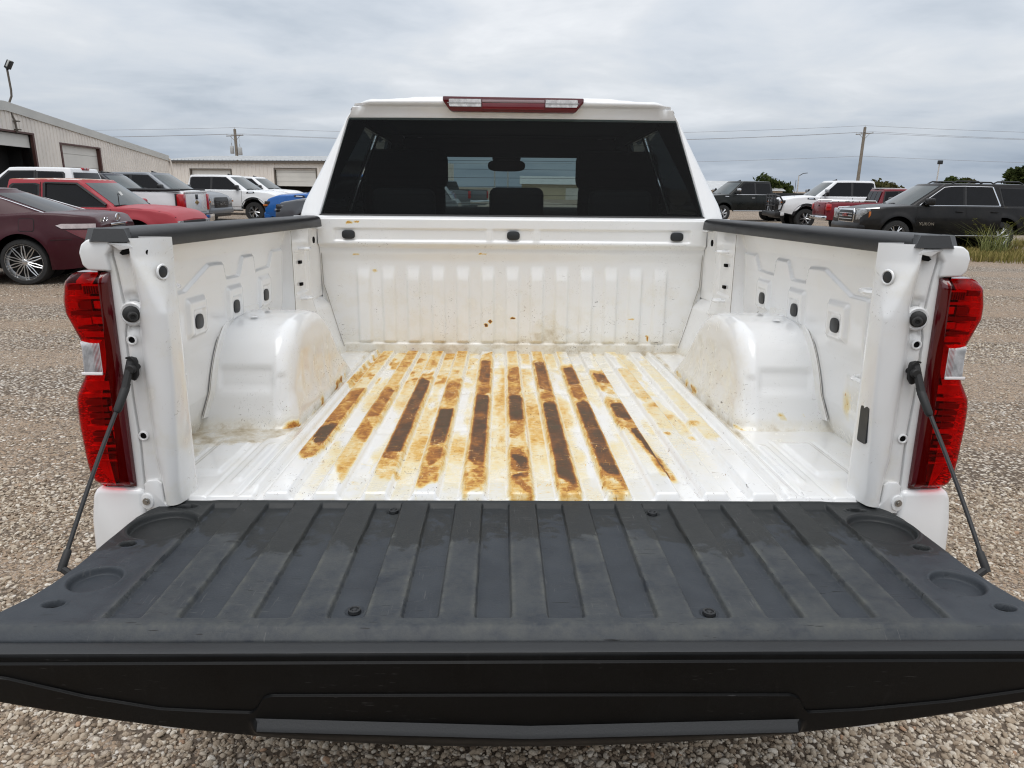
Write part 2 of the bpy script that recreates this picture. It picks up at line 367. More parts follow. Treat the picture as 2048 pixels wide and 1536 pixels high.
# ================================================================== MAIN PICKUP
# local frame: x right, y forward, z up; origin in the middle of the rear edge of the bed floor
truck = empty('pickup_truck')
truck.matrix_world = Matrix(((.99984, -.01732, -.00491, .02707), (.01745, .99947, .02752, 1.48231), (.00443, -.0276, .99961, .88717), (0, 0, 0, 1)))
tag(truck, 'white crew cab pickup seen from behind with tailgate lowered and a rust-stained empty bed', 'pickup truck')
PITCH = .1135
RUST = {
 0: [(.963, 1.747, .26), (.596, .999, .60), (.382, .596, .92), (.28, .382, .5)],
 1: [(1.373, 1.723, .42), (1.036, 1.373, .25), (.612, 1.036, .62), (.404, .612, .5), (.153, .404, .35)],
 2: [(1.327, 1.723, .35), (.319, 1.195, .86), (.241, .34, .6), (.119, .241, .35)],
 3: [(1.153, 1.723, .3), (.847, 1.153, .60), (.369, .765, .97), (.223, .369, .66), (.072, .223, .5)],
 4: [(1.502, 1.688, .4), (1.089, 1.523, .76), (.914, 1.105, .60), (.216, .941, .92), (.159, .216, .58), (.126, .159, .8), (.05, .126, .42)],
 5: [(.914, 1.393, .54), (.622, .927, .98), (.462, .633, .5), (.369, .462, .3), (.187, .361, .6), (.216, .319, .95), (.126, .194, .82), (.062, .136, .6)],
 6: [(.955, 1.502, .78), (.821, .97, .6), (.087, .834, .90), (.056, .1, .55)],
 7: [(1.074, 1.422, .80), (.821, 1.089, .62), (.159, .86, .90), (.1, .166, .58)],
 8: [(1.089, 1.308, .74), (.941, 1.043, .42), (.633, .841, .86), (.56, .633, .45)],
 9: [(.86, 1.373, .3), (.678, .86, .27)], 10: [(.426, 1.523, .2)]}
def build_floor():
    xs = np.linspace(-.965, .965, 500); ys = np.concatenate([np.linspace(.026, .09, 26), np.linspace(.094, 1.765, 425)])
    X, Y = np.meshgrid(xs, ys)
    k = np.round(X / PITCH); U = X - k * PITCH; inr = np.abs(k) <= 5
    ridge = (1 - ss(.023, .036, np.abs(U))) * inr
    ridge = ridge * ss(.031, .043, Y) * (1 - ss(1.715, 1.745, Y))
    Z = -.017 * (1 - ridge)
    out = np.abs(X)
    Z = np.where(out > .60, -.017 + .011 * ss(.612, .624, out), Z)
    Z -= .006 * rb(out, .652, .664, .003) * ss(.02, .06, Y)
    Z += .007 * rb(out, .75, .83, .006) * rb(Y, .17, .42, .02)
    Z += .005 * rb(out, .68, .70, .004) * rb(Y, .12, .40, .02)
    Z -= .003 * rb(out, .722, .730, .0015) * ss(.46, .42, Y); Z -= .003 * rb(out, .845, .852, .0015) * ss(.46, .42, Y)
    Z += .006 * rb(out, .618, .640, .004) * ss(.05, .09, Y)
    for yb in (.57, 1.02, 1.42):      # cross member beads under the sheet
        Z -= .0022 * np.exp(-((Y - yb - .03 * np.cos(X * 9)) / .022) ** 2) * (out < .62)
    Z += .0016 * (fbm(X * 7, Y * 5, 3, 5) - .5)
    Z -= .012 * ss(.034, .027, Y)       # rolled rear edge
    # ---- stains (wear with a shape of its own)
    r = np.zeros_like(X); halo = np.zeros_like(X)
    n1 = fbm(X * 60, Y * 26, 4, 2); n2 = fbm(X * 18, Y * 9, 4, 11)
    for i, segs in RUST.items():
        u = X - (i - 5) * PITCH
        for a, b, lev in segs:
            yw = Y + (n2 - .5) * .06 + (n1 - .5) * .05 + .03 * (vnoise(X * 30 + i * 9, Y * 2 + a * 50, 3) - .5)
            sk = float(RNG.uniform(-2.2, 2.2)); cv = float(RNG.uniform(10, 45)); al = rb(yw, a + cv * u * u + sk * u, b - cv * u * u + float(RNG.uniform(-2.2, 2.2)) * u, .02)
            w = .0255 + .007 * (n1 - .5)
            core = (lev if lev < .6 else lev * .95) * al * (1 - ss(w - .005, w + .004, np.abs(u) + .006 * (n1 - .5))) * (.80 + .40 * (n2 - .2))
            if lev > .6: core = core * (1 - .38 * ss(w - .009, w - .002, np.abs(u) + .008 * (n1 - .5))) * (1 - .30 * (1 - rb(yw, a + .02, b - .02, .018)))
            r = np.maximum(r, core)
            if lev > .55:
                ta = rb(Y + (n2 - .5) * .10 + (n1 - .5) * .06, a - .07, b + .045, .045) * (1 - ss(.023, .033, np.abs(u) + .010 * (n1 - .5)))
                halo = np.maximum(halo, (.36 + .20 * (n1 - .5)) * ta)
                halo = np.maximum(halo, .46 * rb(yw, a - .035, b + .035, .03) * (1 - ss(.027, .036, np.abs(u) + .010 * (n1 - .5))) * (.55 + .9 * (n1 - .25)))
    # the streak that crosses its rib
    c = 3 * PITCH + .012 - .06 * (.56 - Y) * 0 + .018 * ss(.55, .2, Y)
    st = rb(Y + (n1 - .5) * .05, .17, .56, .02) * (1 - ss(.006, .014, np.abs(X - c) + .012 * (n1 - .5)))
    r = np.maximum(r, .85 * st); halo = np.maximum(halo, .42 * rb(Y, .15, .58, .03) * (1 - ss(.014, .03, np.abs(X - c))))
    r = np.maximum(r, halo)
    film = ss(.62, .48, out) * (1 - .62 * ss(.12, .42, X)) * (.34 + .66 * ss(.0, .5, Y))
    fl = film * ss(.40, .72, fbm(X * 9 + 3, Y * 2.6, 5, 21) + .10 * (n1 - .5)) * .34
    fl = np.maximum(fl, film * .27 * (ridge < .3) * ss(.36, .60, fbm(X * 14, Y * 3.0 + 8, 4, 33)))
    left = ss(-.05, -.25, X) * ss(.9, 1.2, Y) * (out < .63)
    fl = np.maximum(fl, left * .42 * ss(.38, .62, fbm(X * 22, Y * 9, 4, 41)))
    right = ss(.33, .38, X) * ss(.62, .58, X)
    fl = np.maximum(fl, .22 * right * ss(.52, .64, fbm(X * 12, Y * 3.4, 4, 47)) * ss(.4, .6, Y))
    tide = np.abs(fbm(X * 6 + 5, Y * 4.5, 4, 55) - .5)       # dried water lines
    fl = np.maximum(fl, film * .30 * (1 - ss(.004, .014, tide)) * ss(.42, .6, fbm(X * 4, Y * 4, 3, 61)))
    fl = np.maximum(fl, .19 * ss(.30, .05, Y) * film * ss(.42, .6, fbm(X * 10, Y * 5, 4, 71)) * (ridge < .5) * 1.2)
    stain = film * .34 * ss(.34, .62, fbm(X * 11 + 7, Y * 2.0 + 3, 4, 83)) * (ridge > .5) * (np.abs(k) <= 4)
    fl = np.maximum(fl, stain)
    slope = ss(.020, .025, np.abs(U)) * (1 - ss(.033, .038, np.abs(U))) * inr
    fl = fl * (1 - .72 * slope)
    r = np.maximum(r, fl)
    for cx, cy, rr_, lv in ((.47, .80, .05, .42), (.50, .72, .045, .36), (.55, .60, .030, .40), (.44, .50, .018, .55), (.52, .50, .018, .36), (-.31, .17, .018, .42)):
        d = np.hypot((X - cx), (Y - cy) * .5) + .03 * (n1 - .5); r = np.maximum(r, lv * (1 - ss(0, rr_, d)))
    g = .10 + .14 * ss(.35, .75, n2) * ss(.0, .5, Y)
    g = np.maximum(g, .85 * ss(1.64, 1.735, Y + .04 * (n2 - .5)))
    g = np.maximum(g, .75 * ss(.60, .50, np.hypot((X + .86) * .9, (Y - .50) * 1.5) * 3.2 + .5 * (n2 - .5)))
    g = np.maximum(g, .62 * rb(out, .648, .668, .006) * ss(.25, .5, Y) * (.4 + n1))
    g = np.maximum(g, .5 * ss(-.55, -.9, X) * ss(.62, .45, Y) * ss(.1, .35, Y) * ss(.35, .6, n2))
    g = np.maximum(g, .45 * left * n1 * 1.4)
    sc = .25 + .75 * ss(.75, .5, out)
    return grid('bed_floor', np.stack([X, Y, Z], -1), M_WHITE, truck, dict(rust=r, grime=g, scuff=sc), sharp=60)
bed_floor = build_floor()

def build_bulkhead():
    xs = np.linspace(-.862, .862, 360); zs = np.linspace(-.02, .602, 170)
    X, Z = np.meshgrid(xs, zs)
    Y = np.full_like(X, 1.745)
    beam = ss(.462, .485, Z)
    Y -= .034 * beam
    Y += .007 * rb(Z, .497, .548, .004) * rb(np.abs(X), -1, .79, .005) * (1 - .8 * rb(np.abs(np.abs(X) - .104), -.1, .014, .004))
    k = np.round(X / .1122); u = X - k * .1122
    Y -= .0125 * (1 - ss(.023, .034, np.abs(u))) * (np.abs(k) <= 6) * ss(.030, .045, Z) * (1 - ss(.315, .395, Z))
    Y -= .010 * ss(.40, .45, Z) * (1 - beam)
    Y -= .006 * rb(Z, -.1, .03, .004)
    Y += .02 * ss(.590, .602, Z)
    Y += .0016 * (fbm(X * 5, Z * 6, 3, 4) - .5)
    n = fbm(X * 16, Z * 22, 4, 8)
    g = .06 + .10 * ss(.3, .7, n) * ss(.5, .2, Z) + .38 * ss(.10, .0, Z) * (.5 + n)
    g = np.maximum(g, .5 * ss(.50, .2, np.abs(X - .19) * 4 + np.abs(Z - .02) * 2 + .8 * (n - .5)))
    rs = np.zeros_like(X)
    for cx, cz, rx, rz, lv in ((-.72, .575, .018, .007, .42), (-.69, .577, .016, .006, .45), (-.70, .435, .02, .006, .35), (-.13, .44, .022, .004, .5), (-.62, .36, .012, .008, .3), (.63, .06, .006, .02, .55), (-.1, .135, .01, .008, .75), (-.12, .12, .01, .01, .72), (.0, .15, .012, .006, .78), (.55, .15, .012, .004, .4), (.63, .07, .012, .004, .4)):
        d = np.hypot((X - cx) / rx, (Z - cz) / rz) + 1.6 * (fbm(X * 90, Z * 90, 3, 12) - .5); rs = np.maximum(rs, lv * (1 - ss(.5, 1.1, d)))
    sc = .22 + .70 * ss(.38, .05, Z)
    sc = np.maximum(sc, rb(Z, .468, .49, .008) * .9)
    o = grid('bulkhead', np.stack([X, Y, Z], -1), M_WHITE, truck, dict(grime=g, rust=rs, scuff=sc), sharp=60)
    b = MB()
    # rolled top flange running to the cab
    ys = [1.712, 1.716, 1.728, 1.745, 1.765]; zt = [.588, .598, .603, .603, .600]
    grid('top_flange', np.stack([np.stack([np.linspace(-.862, .862, 24), np.full(24, y), np.full(24, z)], -1) for y, z in zip(ys, zt)]), M_WHITE, o)
    for x in (-.727, .002, .73):
        p = MB().prism(oval(x, .5225, .0285, .0195, 24, 3), 'y', 1.7085, 1.722, .002).obj('plug', M_PLUG, o)
    MB().tube([(-.5, 1.7135, .487), (-.3, 1.7132, .4865)], .0012, 5).obj('scrape', M_SEAM, o)
    return o
bulkhead = build_bulkhead()

def side_x(Yv, Z, s):
    """inner face of the bed side (distance from the centre line)"""
    x = np.interp(Z, [-.03, 0, .04, .10, .25, .42, .50, .56, .60], [.955, .948, .935, .917, .902, .897, .888, .868, .862])
    return x
def build_side(s):
    nm = 'bed_side'
    ys = np.linspace(.06, 1.765, 330); zs = np.linspace(-.03, .57, 150)
    Y, Z = np.meshgrid(ys, zs)
    x = side_x(Y, Z, s)
    zig = np.interp(ys, [0, .40, .555, .60, .665, .69, .80, .83, .928, .955, 1.10, 1.128, 1.26], [.42, .42, .477, .477, .474, .426, .425, .482, .482, .426, .43, .483, .483])
    x = x - .009 * ss(.004, -.004, Z - zig[None, :]) * rb(Y, .30, 1.255, .01) * ss(.24, .30, Z)
    x = x + .006 * rb(Y, .30, .40, .01) * rb(Z, .10, .20, .01)
    for cy, cz in ((.457, .331), (.742, .334), (1.031, .336)):
        x = x - .011 * rb(Y, cy - .062, cy + .055, .006) * rb(Z, cz - .036, cz + .062, .010) * (1 - .0 * Z)
        x = x + .005 * rb(Y, cy - .034, cy + .036, .003) * rb(Z, cz - .030, cz + .034, .003)
    post = rb(Y, 1.265, 1.53, .008) * ss(.225, .245, Z + .035 * ss(1.26, 1.53, Y))
    x = np.where(post > 0, x * (1 - post) + (.852 + .012 * ss(.5, .3, Z) * 0) * post, x)
    x = x + .006 * rb(Y, 1.30, 1.47, .004) * rb(Z, .305, .465, .004)
    x = x - .010 * ss(1.53, 1.56, Y) * (1 - ss(1.60, 1.76, Y)) * ss(.23, .27, Z)
    # lower front corner sweeps in to meet the bulkhead
    sw = ss(1.18, 1.76, Y) * (1 - ss(.20, .30, Z))
    tgt = np.interp(Z, [-.03, .02, .25, .3], [.755, .772, .838, .86])
    x = x * (1 - sw) + tgt * sw
    x = np.where(Z > .25, x * (1 - ss(1.56, 1.765, Y)) + .862 * ss(1.56, 1.765, Y), x)
    x = x + .0018 * (fbm(Y * 4, Z * 5, 3, 14 + (s > 0)) - .5)
    n = fbm(Y * 14, Z * 18, 4, 9 + (s > 0))
    g = .02 + .07 * ss(.35, .8, n) + .42 * ss(.07, -.01, Z) * (.4 + n)
    if s > 0: g = np.maximum(g, .62 * np.exp(-((Y - .36) / .045) ** 2 - ((Z - .135) / .05) ** 2) * (.4 + n))
    else: g = np.maximum(g, .35 * ss(.4, .2, Y) * ss(.12, .05, Z))
    sc = .10 + .25 * ss(1.1, 1.5, Y)
    rs = np.zeros_like(Y)
    if s > 0: rs = .24 * np.exp(-((Y - .40) / .02) ** 2 - ((Z - .115) / .04) ** 2) * (.5 + n)
    o = grid(nm, np.stack([s * x, Y, Z], -1), M_WHITE, truck, dict(grime=g, scuff=sc, rust=rs), sharp=60)
    for cy, cz in ((.457, .331), (.742, .334), (1.031, .336)):
        MB().prism(oval(cy, cz, .025, .0205, 20, 2.8), 'x', s * .8805, s * .889, .0015).obj('plug', M_PLUG, o)
    for cz in (.425, .338):
        MB().box((s * .855, 1.378, cz), (.012, .026, .012)).obj('square_hole', M_HOLE, o)
    MB().lathe([(.0, 0), (.014, 0), (.014, .004)], 'x', (s * .852, 1.593, .503), 14).obj('round_hole', M_HOLE, o)
    def loop(y0, y1, z, x, proud=.038):
        return MB().tube([(s * (x + .02), y0, z), (s * (x - proud * .7), y0, z), (s * (x - proud), y0 + (y1 - y0) * .22, z), (s * (x - proud), y0 + (y1 - y0) * .78, z), (s * (x - proud * .7), y1, z), (s * (x + .02), y1, z)], .0062, 8).obj('tie_down_loop', M_WHITE, o)
    for z in (.478, .283): loop(1.355, 1.405, z, .853)
    for z, x in ((.454, .893), (.235, .902), (.02, .945)): loop(.16, .235, z, x - .035, .035)
    # seam lines
    MB().tube([(s * .849, 1.262, .55), (s * .849, 1.262, .25), (s * .849, 1.31, .232), (s * .850, 1.53, .205)], .0011, 5).obj('seam', M_SEAMG, o)
    MB().tube([(s * .864, 1.742, .50), (s * .861, 1.741, .40), (s * .858, 1.742, .30), (s * .842, 1.737, .25), (s * .80, 1.730, .10), (s * .774, 1.724, .02)], .004, 6).obj('seam', M_SEAMW, o)
    MB().tube([(s * .858, 1.737, .49), (s * .855, 1.736, .40), (s * .852, 1.736, .30), (s * .836, 1.730, .25), (s * .794, 1.722, .10), (s * .768, 1.715, .02)], .0011, 5).obj('seam', M_SEAMG, o)
    return o
sides = {s: build_side(s) for s in (-1, 1)}

def build_wheelhouse(s):
    prof = [(.515, -.02), (.545, .0), (.556, .04), (.566, .09), (.578, .145), (.597, .195), (.628, .243), (.675, .278), (.74, .297), (.82, .303), (.92, .300), (1.00, .286), (1.07, .258), (1.14, .213), (1.21, .150), (1.28, .083), (1.345, .022), (1.375, 0), (1.40, -.02)]
    # resample the arch
    pr = np.array(prof); d = np.r_[0, np.cumsum(np.hypot(*np.diff(pr, axis=0).T))]
    t = np.linspace(0, d[-1], 110); Y0 = np.interp(t, d, pr[:, 0]); Z0 = np.interp(t, d, pr[:, 1])
    for _ in range(3):
        Y0[1:-1] = (Y0[:-2] + 2 * Y0[1:-1] + Y0[2:]) / 4; Z0[1:-1] = (Z0[:-2] + 2 * Z0[1:-1] + Z0[2:]) / 4
    cY = .93; rings = []
    def ring(x, k, lift=0.0):            # k: inset in metres towards the centre of the arch
        f = np.clip(Z0 / .06, 0, 1)
        Yk = Y0 + np.where(Y0 < cY, 1, -1) * k * np.clip(np.abs(Y0 - cY) / .30, 0, 1); Zk = Z0 - k * np.clip(Z0 / .2, 0, 1)
        return np.stack([np.full_like(Y0, x), Yk, Zk], -1)
    for x in np.linspace(.955, .727, 30): rings.append(ring(x, 0))
    R = .050
    for q in np.linspace(0, math.pi / 2, 12)[1:]: rings.append(ring(.727 - R * math.sin(q), R * (1 - math.cos(q)) * 1.0))
    base = rings[-1]
    for f in np.linspace(1, 0, 16)[1:]:
        P = base.copy(); P[:, 1] = cY + (P[:, 1] - cY) * f
        P[:, 2] = np.where(P[:, 2] > 0, P[:, 2] * (f if True else 1), P[:, 2])
        P[:, 0] = .677 - .010 * (1 - f) ** 1; rings.append(P)
    P = np.array(rings)
    # draft: the foot of the inner face flares a little
    P[..., 0] -= np.where(P[..., 0] < .70, .014 * ss(.10, 0, P[..., 2]), 0)
    # embossed step across the rear face
    em = rb(P[..., 2], .105, .168, .006) * rb(P[..., 0], .735, .89, .006) * (P[..., 1] < .7)
    P[..., 1] += .010 * em
    em2 = rb(P[..., 2], .03, .15, .006) * rb(P[..., 0], .695, .722, .004) * (P[..., 1] < .66)
    P[..., 1] += .006 * em2
    # shallow scallops on the inner face
    em3 = sum(rb(P[..., 1], a, b, .012) for a, b in ((.70, .80), (.86, .96), (1.02, 1.10))) * rb(P[..., 2], .04, .19, .015) * (P[..., 0] < .69)
    P[..., 0] += .004 * em3
    x, y, z = P[..., 0], P[..., 1], P[..., 2]
    n = fbm(y * 18 + x * 15, z * 20 + x * 9, 4, 31 + (s > 0))
    inner = ss(.72, .69, x)
    g = .04 + .55 * ss(.045, -.005, z) * (.35 + n) + inner * (.10 + .16 * ss(.4, .7, n) * ss(.2, .02, z))
    if s < 0: g = np.maximum(g, .8 * ss(.03, 0, z) * ss(.80, .9, x) * (.4 + n))
    sc = .15 + .85 * inner * (ss(.26, .1, z)) + .5 * ss(.12, .02, z) * ss(.66, .55, y)
    rs = np.zeros_like(x)
    if s > 0: rs = .62 * rb(z, .026, .044, .006) * rb(x, .735, .86, .02) * (y < .62) * ss(.5, .62, n)
    rs = np.maximum(rs, .5 * inner * ss(.03, .0, z) * ss(.50, .66, n))
    P[..., 0] *= s
    o = grid('wheel_house', P, M_WHITE, truck, dict(grime=g, scuff=sc, rust=rs), sharp=70)
    # welded flange round the arch on the bed side, with its bead of sealer
    fl, sl = [], []
    for a, b in zip(Y0[6:-6], Z0[6:-6]):
        sx = float(side_x(0, np.array([max(b, 0)]), s)[0])
        ny, nz = a - cY, b - .0; l = math.hypot(ny, nz * 1.4) + 1e-6; ny, nz = ny / l, nz * 1.4 / l
        fl.append([(s * (sx - .011), a + ny * k, b + nz * k - .002) for k in (-.004, .004, .020, .026)]); fl[-1][3] = (s * (sx - .004), fl[-1][3][1], fl[-1][3][2]); fl[-1][0] = (s * (sx - .016), fl[-1][0][1], fl[-1][0][2])
        sl.append((s * (sx - .008), a + ny * .027, b + nz * .027))
    F = np.array(fl)
    grid('flange', F, M_WHITE, o, dict(grime=np.full(F.shape[:2], .16)))
    MB().tube(sl, .0009, 5).obj('seam', M_SEAMG, o)
    for yy in (.80, .90): MB().lathe([(0, .003), (.008, .003), (.0125, 0)], 'z', (s * (.83 if yy < .85 else .885), yy - .06, .301), 12).obj('dimple_plug', M_WHITE, o)
    return o
for s in (-1, 1): build_wheelhouse(s)

def build_post(s):
    # plan section (distance outwards, y) swept up, changing with height
    zs = np.linspace(-.012, .575, 120); rows = []
    for z in zs:
        cr = float(np.interp(z, [0, .06, .233, .36, .42, .478, .536, .58], [.772, .768, .758, .755, .757, .776, .800, .806]))       # crease to the inner face
        xb = float(np.interp(z, [0, .06, .10, .33, .40, .44, .50, .58], [.806, .810, .816, .819, .818, .812, .818, .824]))
        sm = float(np.interp(z, [-.01, .058, .125, .233, .333, .378, .40, .45, .505, .54, .575], [.848, .847, .845, .849, .849, .848, .842, .845, .850, .855, .856]))    # seam
        dent = .012 * float(ss(.37, .40, z) * (1 - ss(.445, .47, z)))
        m_ = (xb + cr) / 2
        sec = [(.880, .012), (.870, .002), (.863, 0), (sm + .010, 0), (sm + .005, .0005), (sm + .0022, .002), (sm + .0012, .011), (sm - .0012, .011), (sm - .0022, .003), (sm - .005, .001),
               ((sm + xb) / 2 + .006, .001 + dent), ((sm + xb) / 2, .002 + dent), (xb + .006, .005 + dent), (xb + .002, .005 + dent * .6), (xb - .002, .001), (xb - .002 - (xb - cr) * .12, -.006), (xb - .003 - (xb - cr) * .25, -.0095), (m_, -.0115), (m_ - (xb - cr) * .2, -.0105), (cr + (xb - cr) * .14, -.007), (cr + .0005, -.001)]
        for t in (.12, .3, .5, .7, .9, 1.0): sec.append((cr + (.7565 + .004 * (1 - z) - cr) * t - .002 * math.sin(t * math.pi), .0 + .066 * t))
        sec += [(.764, .078), (.79, .084), (.90, .086)]
        rows.append([(s * a, b, z) for a, b in sec])
    P = np.array(rows)
    n = fbm(np.abs(P[..., 0]) * 20 + P[..., 1] * 15, P[..., 2] * 16, 4, 70 + (s > 0))
    sc = .06 + .34 * ss(.79, .75, np.abs(P[..., 0]))
    o = grid('rear_post', P, M_WHITE, truck, dict(grime=.05 + .15 * ss(.4, .8, n), scuff=sc), sharp=50)
    def hole(x, y, z, r, nm='bolt_hole', ax='y', ring=True, mat=M_HOLE):
        if ring: MB().lathe([(r * 1.75, .0), (r * 1.7, -.0022), (r * 1.25, -.003), (r * 1.02, -.001), (r * .98, .002)], 'y', (s * x, y, z), 18, cap=False).obj('hole_collar', M_WHITE, o)
        return MB().lathe([(0, -.0004), (r, -.0004), (r, .003)], 'y', (s * x, y, z), 16).obj(nm, mat, o)
    hole(.836, .0012, .362, .0065); hole(.836, .0012, .148, .0065)
    # round rubber plug and small holes on the inner, forward-turned face
    def face_disc(x, y, z, r, nm, mat, ring):
        rot = Matrix.Rotation(math.radians(-70) * s, 3, 'Z')
        b = MB()
        if ring:
            V = MB().lathe([(r * 1.45, .0015), (r * 1.32, -.001), (r * 1.12, -.0012), (r, .002)], 'y', (0, 0, 0), 22, cap=False)
            V.rot(Matrix.Rotation(math.radians(-70) * s, 4, 'Z')); V.V = [(a + s * x, b_ + y, c + z) for a, b_, c in V.V]; V.obj('plug_seat', M_WHITE, o)
        V = MB().lathe([(0, .0005), (r * .9, .0005), (r, .001), (r, .004)], 'y', (0, 0, 0), 22)
        V.rot(Matrix.Rotation(math.radians(-70) * s, 4, 'Z')); V.V = [(a + s * x, b_ + y, c + z) for a, b_, c in V.V]; return V.obj(nm, mat, o)
    face_disc(.7665, .028, .504, .0120, 'round_plug', M_PLUG, True)
    if s < 0: face_disc(.788, .018, .545, .006, 'small_hole', M_HOLE, False)
    face_disc(.7575, .020, .372, .0042, 'small_hole', M_HOLE, False)
    if s > 0:
        MB().prism([(.012, .214), (.020, .2165), (.046, .213), (.049, .209), (.048, .133), (.044, .1295), (.016, .1305), (.011, .135)], 'x', s * .7575, s * .765).obj('slot', M_PLUG, o)
    # tailgate rest: collar, cup and stepped stud
    b = MB(); b.lathe([(.027, .010), (.0255, .001), (.0225, -.001), (.016, .001)], 'y', (s * .829, .0, .418), 24, cap=False); b.obj('stud_collar', M_WHITE, o)
    st = MB(); st.lathe([(.0, .008), (.0165, .008), (.0175, .002), (.017, -.005), (.014, -.008), (.0085, -.009), (.0075, -.011), (.0072, -.032), (.009, -.0335), (.0098, -.037), (.0098, -.045), (.008, -.048), (.005, -.048), (.0042, -.044), (0, -.044)], 'y', (0, 0, 0), 22, cap=False)
    st.rot(Matrix.Rotation(math.radians(-30) * s, 4, 'Z')); st.V = [(a + s * .829, b_ - .001, c + .418) for a, b_, c in st.V]
    st.obj('bumper_stud', M_RUBBER, o)
    # upper bracket plate with a dark slot under it
    pl = [(.862, .520), (.845, .552), (.845, .566), (.79, .566), (.765, .562), (.765, .532), (.81, .526), (.822, .536), (.835, .524)]
    MB().prism([(s * a, b_) for a, b_ in ([(.862, .566), (.812, .566), (.806, .556), (.832, .550), (.846, .560), (.856, .563)])], 'y', -.012, .004, .002).obj('upper_bracket', M_WHITE, o)
    MB().prism([(s * a, b_) for a, b_ in [(.808, .557), (.822, .557), (.834, .545), (.828, .541), (.814, .545)]], 'y', -.0105, .004).obj('bracket_slot', M_HOLE, o)
    # lower cover plate with a bolt
    b = MB().prism([(s * a, c) for a, c in [(.846, -.03), (.846, .036), (.838, .044), (.816, .046), (.808, .038), (.806, -.006), (.800, -.014), (.790, -.018), (.790, -.03)]], 'y', -.004, .004, .0018).obj('hinge_cover', M_WHITE, o)
    b = MB(); b.prism([(s * (.842 + .014 * math.cos(q)), -.004 + .019 * math.sin(q)) for q in np.linspace(0, 2 * math.pi, 18, endpoint=False)], 'y', -.008, .0, .0015).obj('hinge_tab', M_WHITE, o)
    MB().lathe([(0, -.0135), (.004, -.0135), (.0045, -.011), (.008, -.011), (.0085, -.008)], 'y', (s * .842, 0, -.003), 12, cap=False).obj('hinge_bolt', M_STEEL, o)
    if s > 0:
        o.location.x = .014
    return o
posts = {s: build_post(s) for s in (-1, 1)}

OUTX = ([-.52, -.40, -.25, -.12, -.03, .02, .10, .24, .30, .36, .42, .47, .515, .55, .575, .588, .592], [.93, .955, .968, .972, .966, .955, .965, .962, .944, .938, .958, .958, .925, .918, .910, .895, .87])
def build_outer(s):
    """outer bed side skin with its wheel arch, and the rounded rear corner"""
    ys = np.unique(np.r_[np.linspace(0, 1.80, 50), .95 + .50 * np.cos(np.linspace(0, math.pi, 41))]); rows = []
    for y in ys:
        zl = -.42
        if abs(y - .95) < .50: zl = max(zl, -.50 + math.sqrt(.5 ** 2 - (y - .95) ** 2) * 1.04)
        col = []
        for t in np.linspace(0, 1, 46):
            z = zl + (.592 - zl) * t
            x = float(np.interp(z, *OUTX)) + .035 * float(ss(.0, .5, y)) * float(ss(.58, .45, z)) * float(ss(-.52, -.4, z)) * .6 - .012 * float(ss(.14, .08, y)) * float(ss(.02, .03, z)) * float(ss(.51, .50, z))
            x -= .035 * float(ss(.045, 0, y)) ** 2 * float(ss(-.6, -.5, z)); col.append((s * x, y, z))
        rows.append(col)
    o = grid('bed_outer_panel', np.array(rows), M_WHITE, truck, sharp=50)
    # rear end of the skin beside the lamp: the top ear and the lower quarter
    MB().prism([(s * a, b) for a, b in [(.858, .508), (.902, .509), (.913, .520), (.917, .545), (.911, .562), (.898, .572), (.866, .574), (.852, .570), (.850, .556), (.862, .540)]], 'y', -.012, .10, .005, seg=3).obj('top_corner', M_WHITE, o)
    b = MB(); b.prism([(s * a, c) for a, c in [(.846, .026), (.950, .030), (.962, .012), (.972, -.05), (.975, -.12), (.965, -.22), (.94, -.34), (.848, -.34)]], 'y', -.010, .10, .014, seg=4); b.obj('lower_corner', M_WHITE, o)
    if s > 0: o.location.x = .014
    return o
for s in (-1, 1): build_outer(s)

def build_rail(s):
    def sec(y, dz):
        return [(s * .848, y, .553 + dz), (s * .838, y, .5535 + dz), (s * .8365, y, .556 + dz), (s * .839, y, .580 + dz), (s * .842, y, .590 + dz), (s * .850, y, .5965 + dz), (s * .868, y, .600 + dz), (s * .900, y, .600 + dz), (s * .914, y, .596 + dz), (s * .919, y, .588 + dz), (s * .9195, y, .575 + dz), (s * .912, y, .572 + dz)]
    ys = np.r_[.052, .055, np.linspace(.065, 1.69, 24)]
    P = np.array([sec(y, np.interp(y, [0, 1.7], [-.006, .003])) for y in ys]); P[0, :, 0] = s * (np.abs(P[0, :, 0]) * .96 + .88 * .04)
    o = grid('bed_rail_cap', P, M_BLACK, truck, sharp=50)
    b = MB().add(P[0], [tuple(range(12))]); b.obj('end_face', M_BLACK, o)
    # ear piece over the corner: top plate with a sloping rear edge
    # plan outline, lofted over two heights
    top = [(.842, .056), (.836, .030), (.823, -.004), (.882, -.006), (.906, .016), (.915, .056)]
    low = [(.842, .058), (.826, .030), (.808, -.014), (.886, -.018), (.914, .012), (.9195, .058)]
    b = MB(); n = len(top)
    V = [(s * x, y, .594) for x, y in top] + [(s * x, y, .568 if y < .03 else .570) for x, y in low]
    b.add(V, [tuple(range(n))] + [(i, (i + 1) % n, n + (i + 1) % n, n + i) for i in range(n)])
    b.obj('corner_cap', M_BLACK, o, sharp=20)
    b = MB().prism([(s * .838, .553), (s * .853, .553), (s * .853, .582), (s * .838, .585)], 'y', .046, .056, .002).obj('end_step', M_RUBBER, o)
    return o
for s in (-1, 1): build_rail(s)
MB().box((-.85, 1.655, .5515), (.03, .09, .004)).obj('seam_tape', M_WHITE, sides[-1])
MB().box((.85, 1.655, .5515), (.03, .09, .004)).obj('seam_tape', M_WHITE, sides[1])
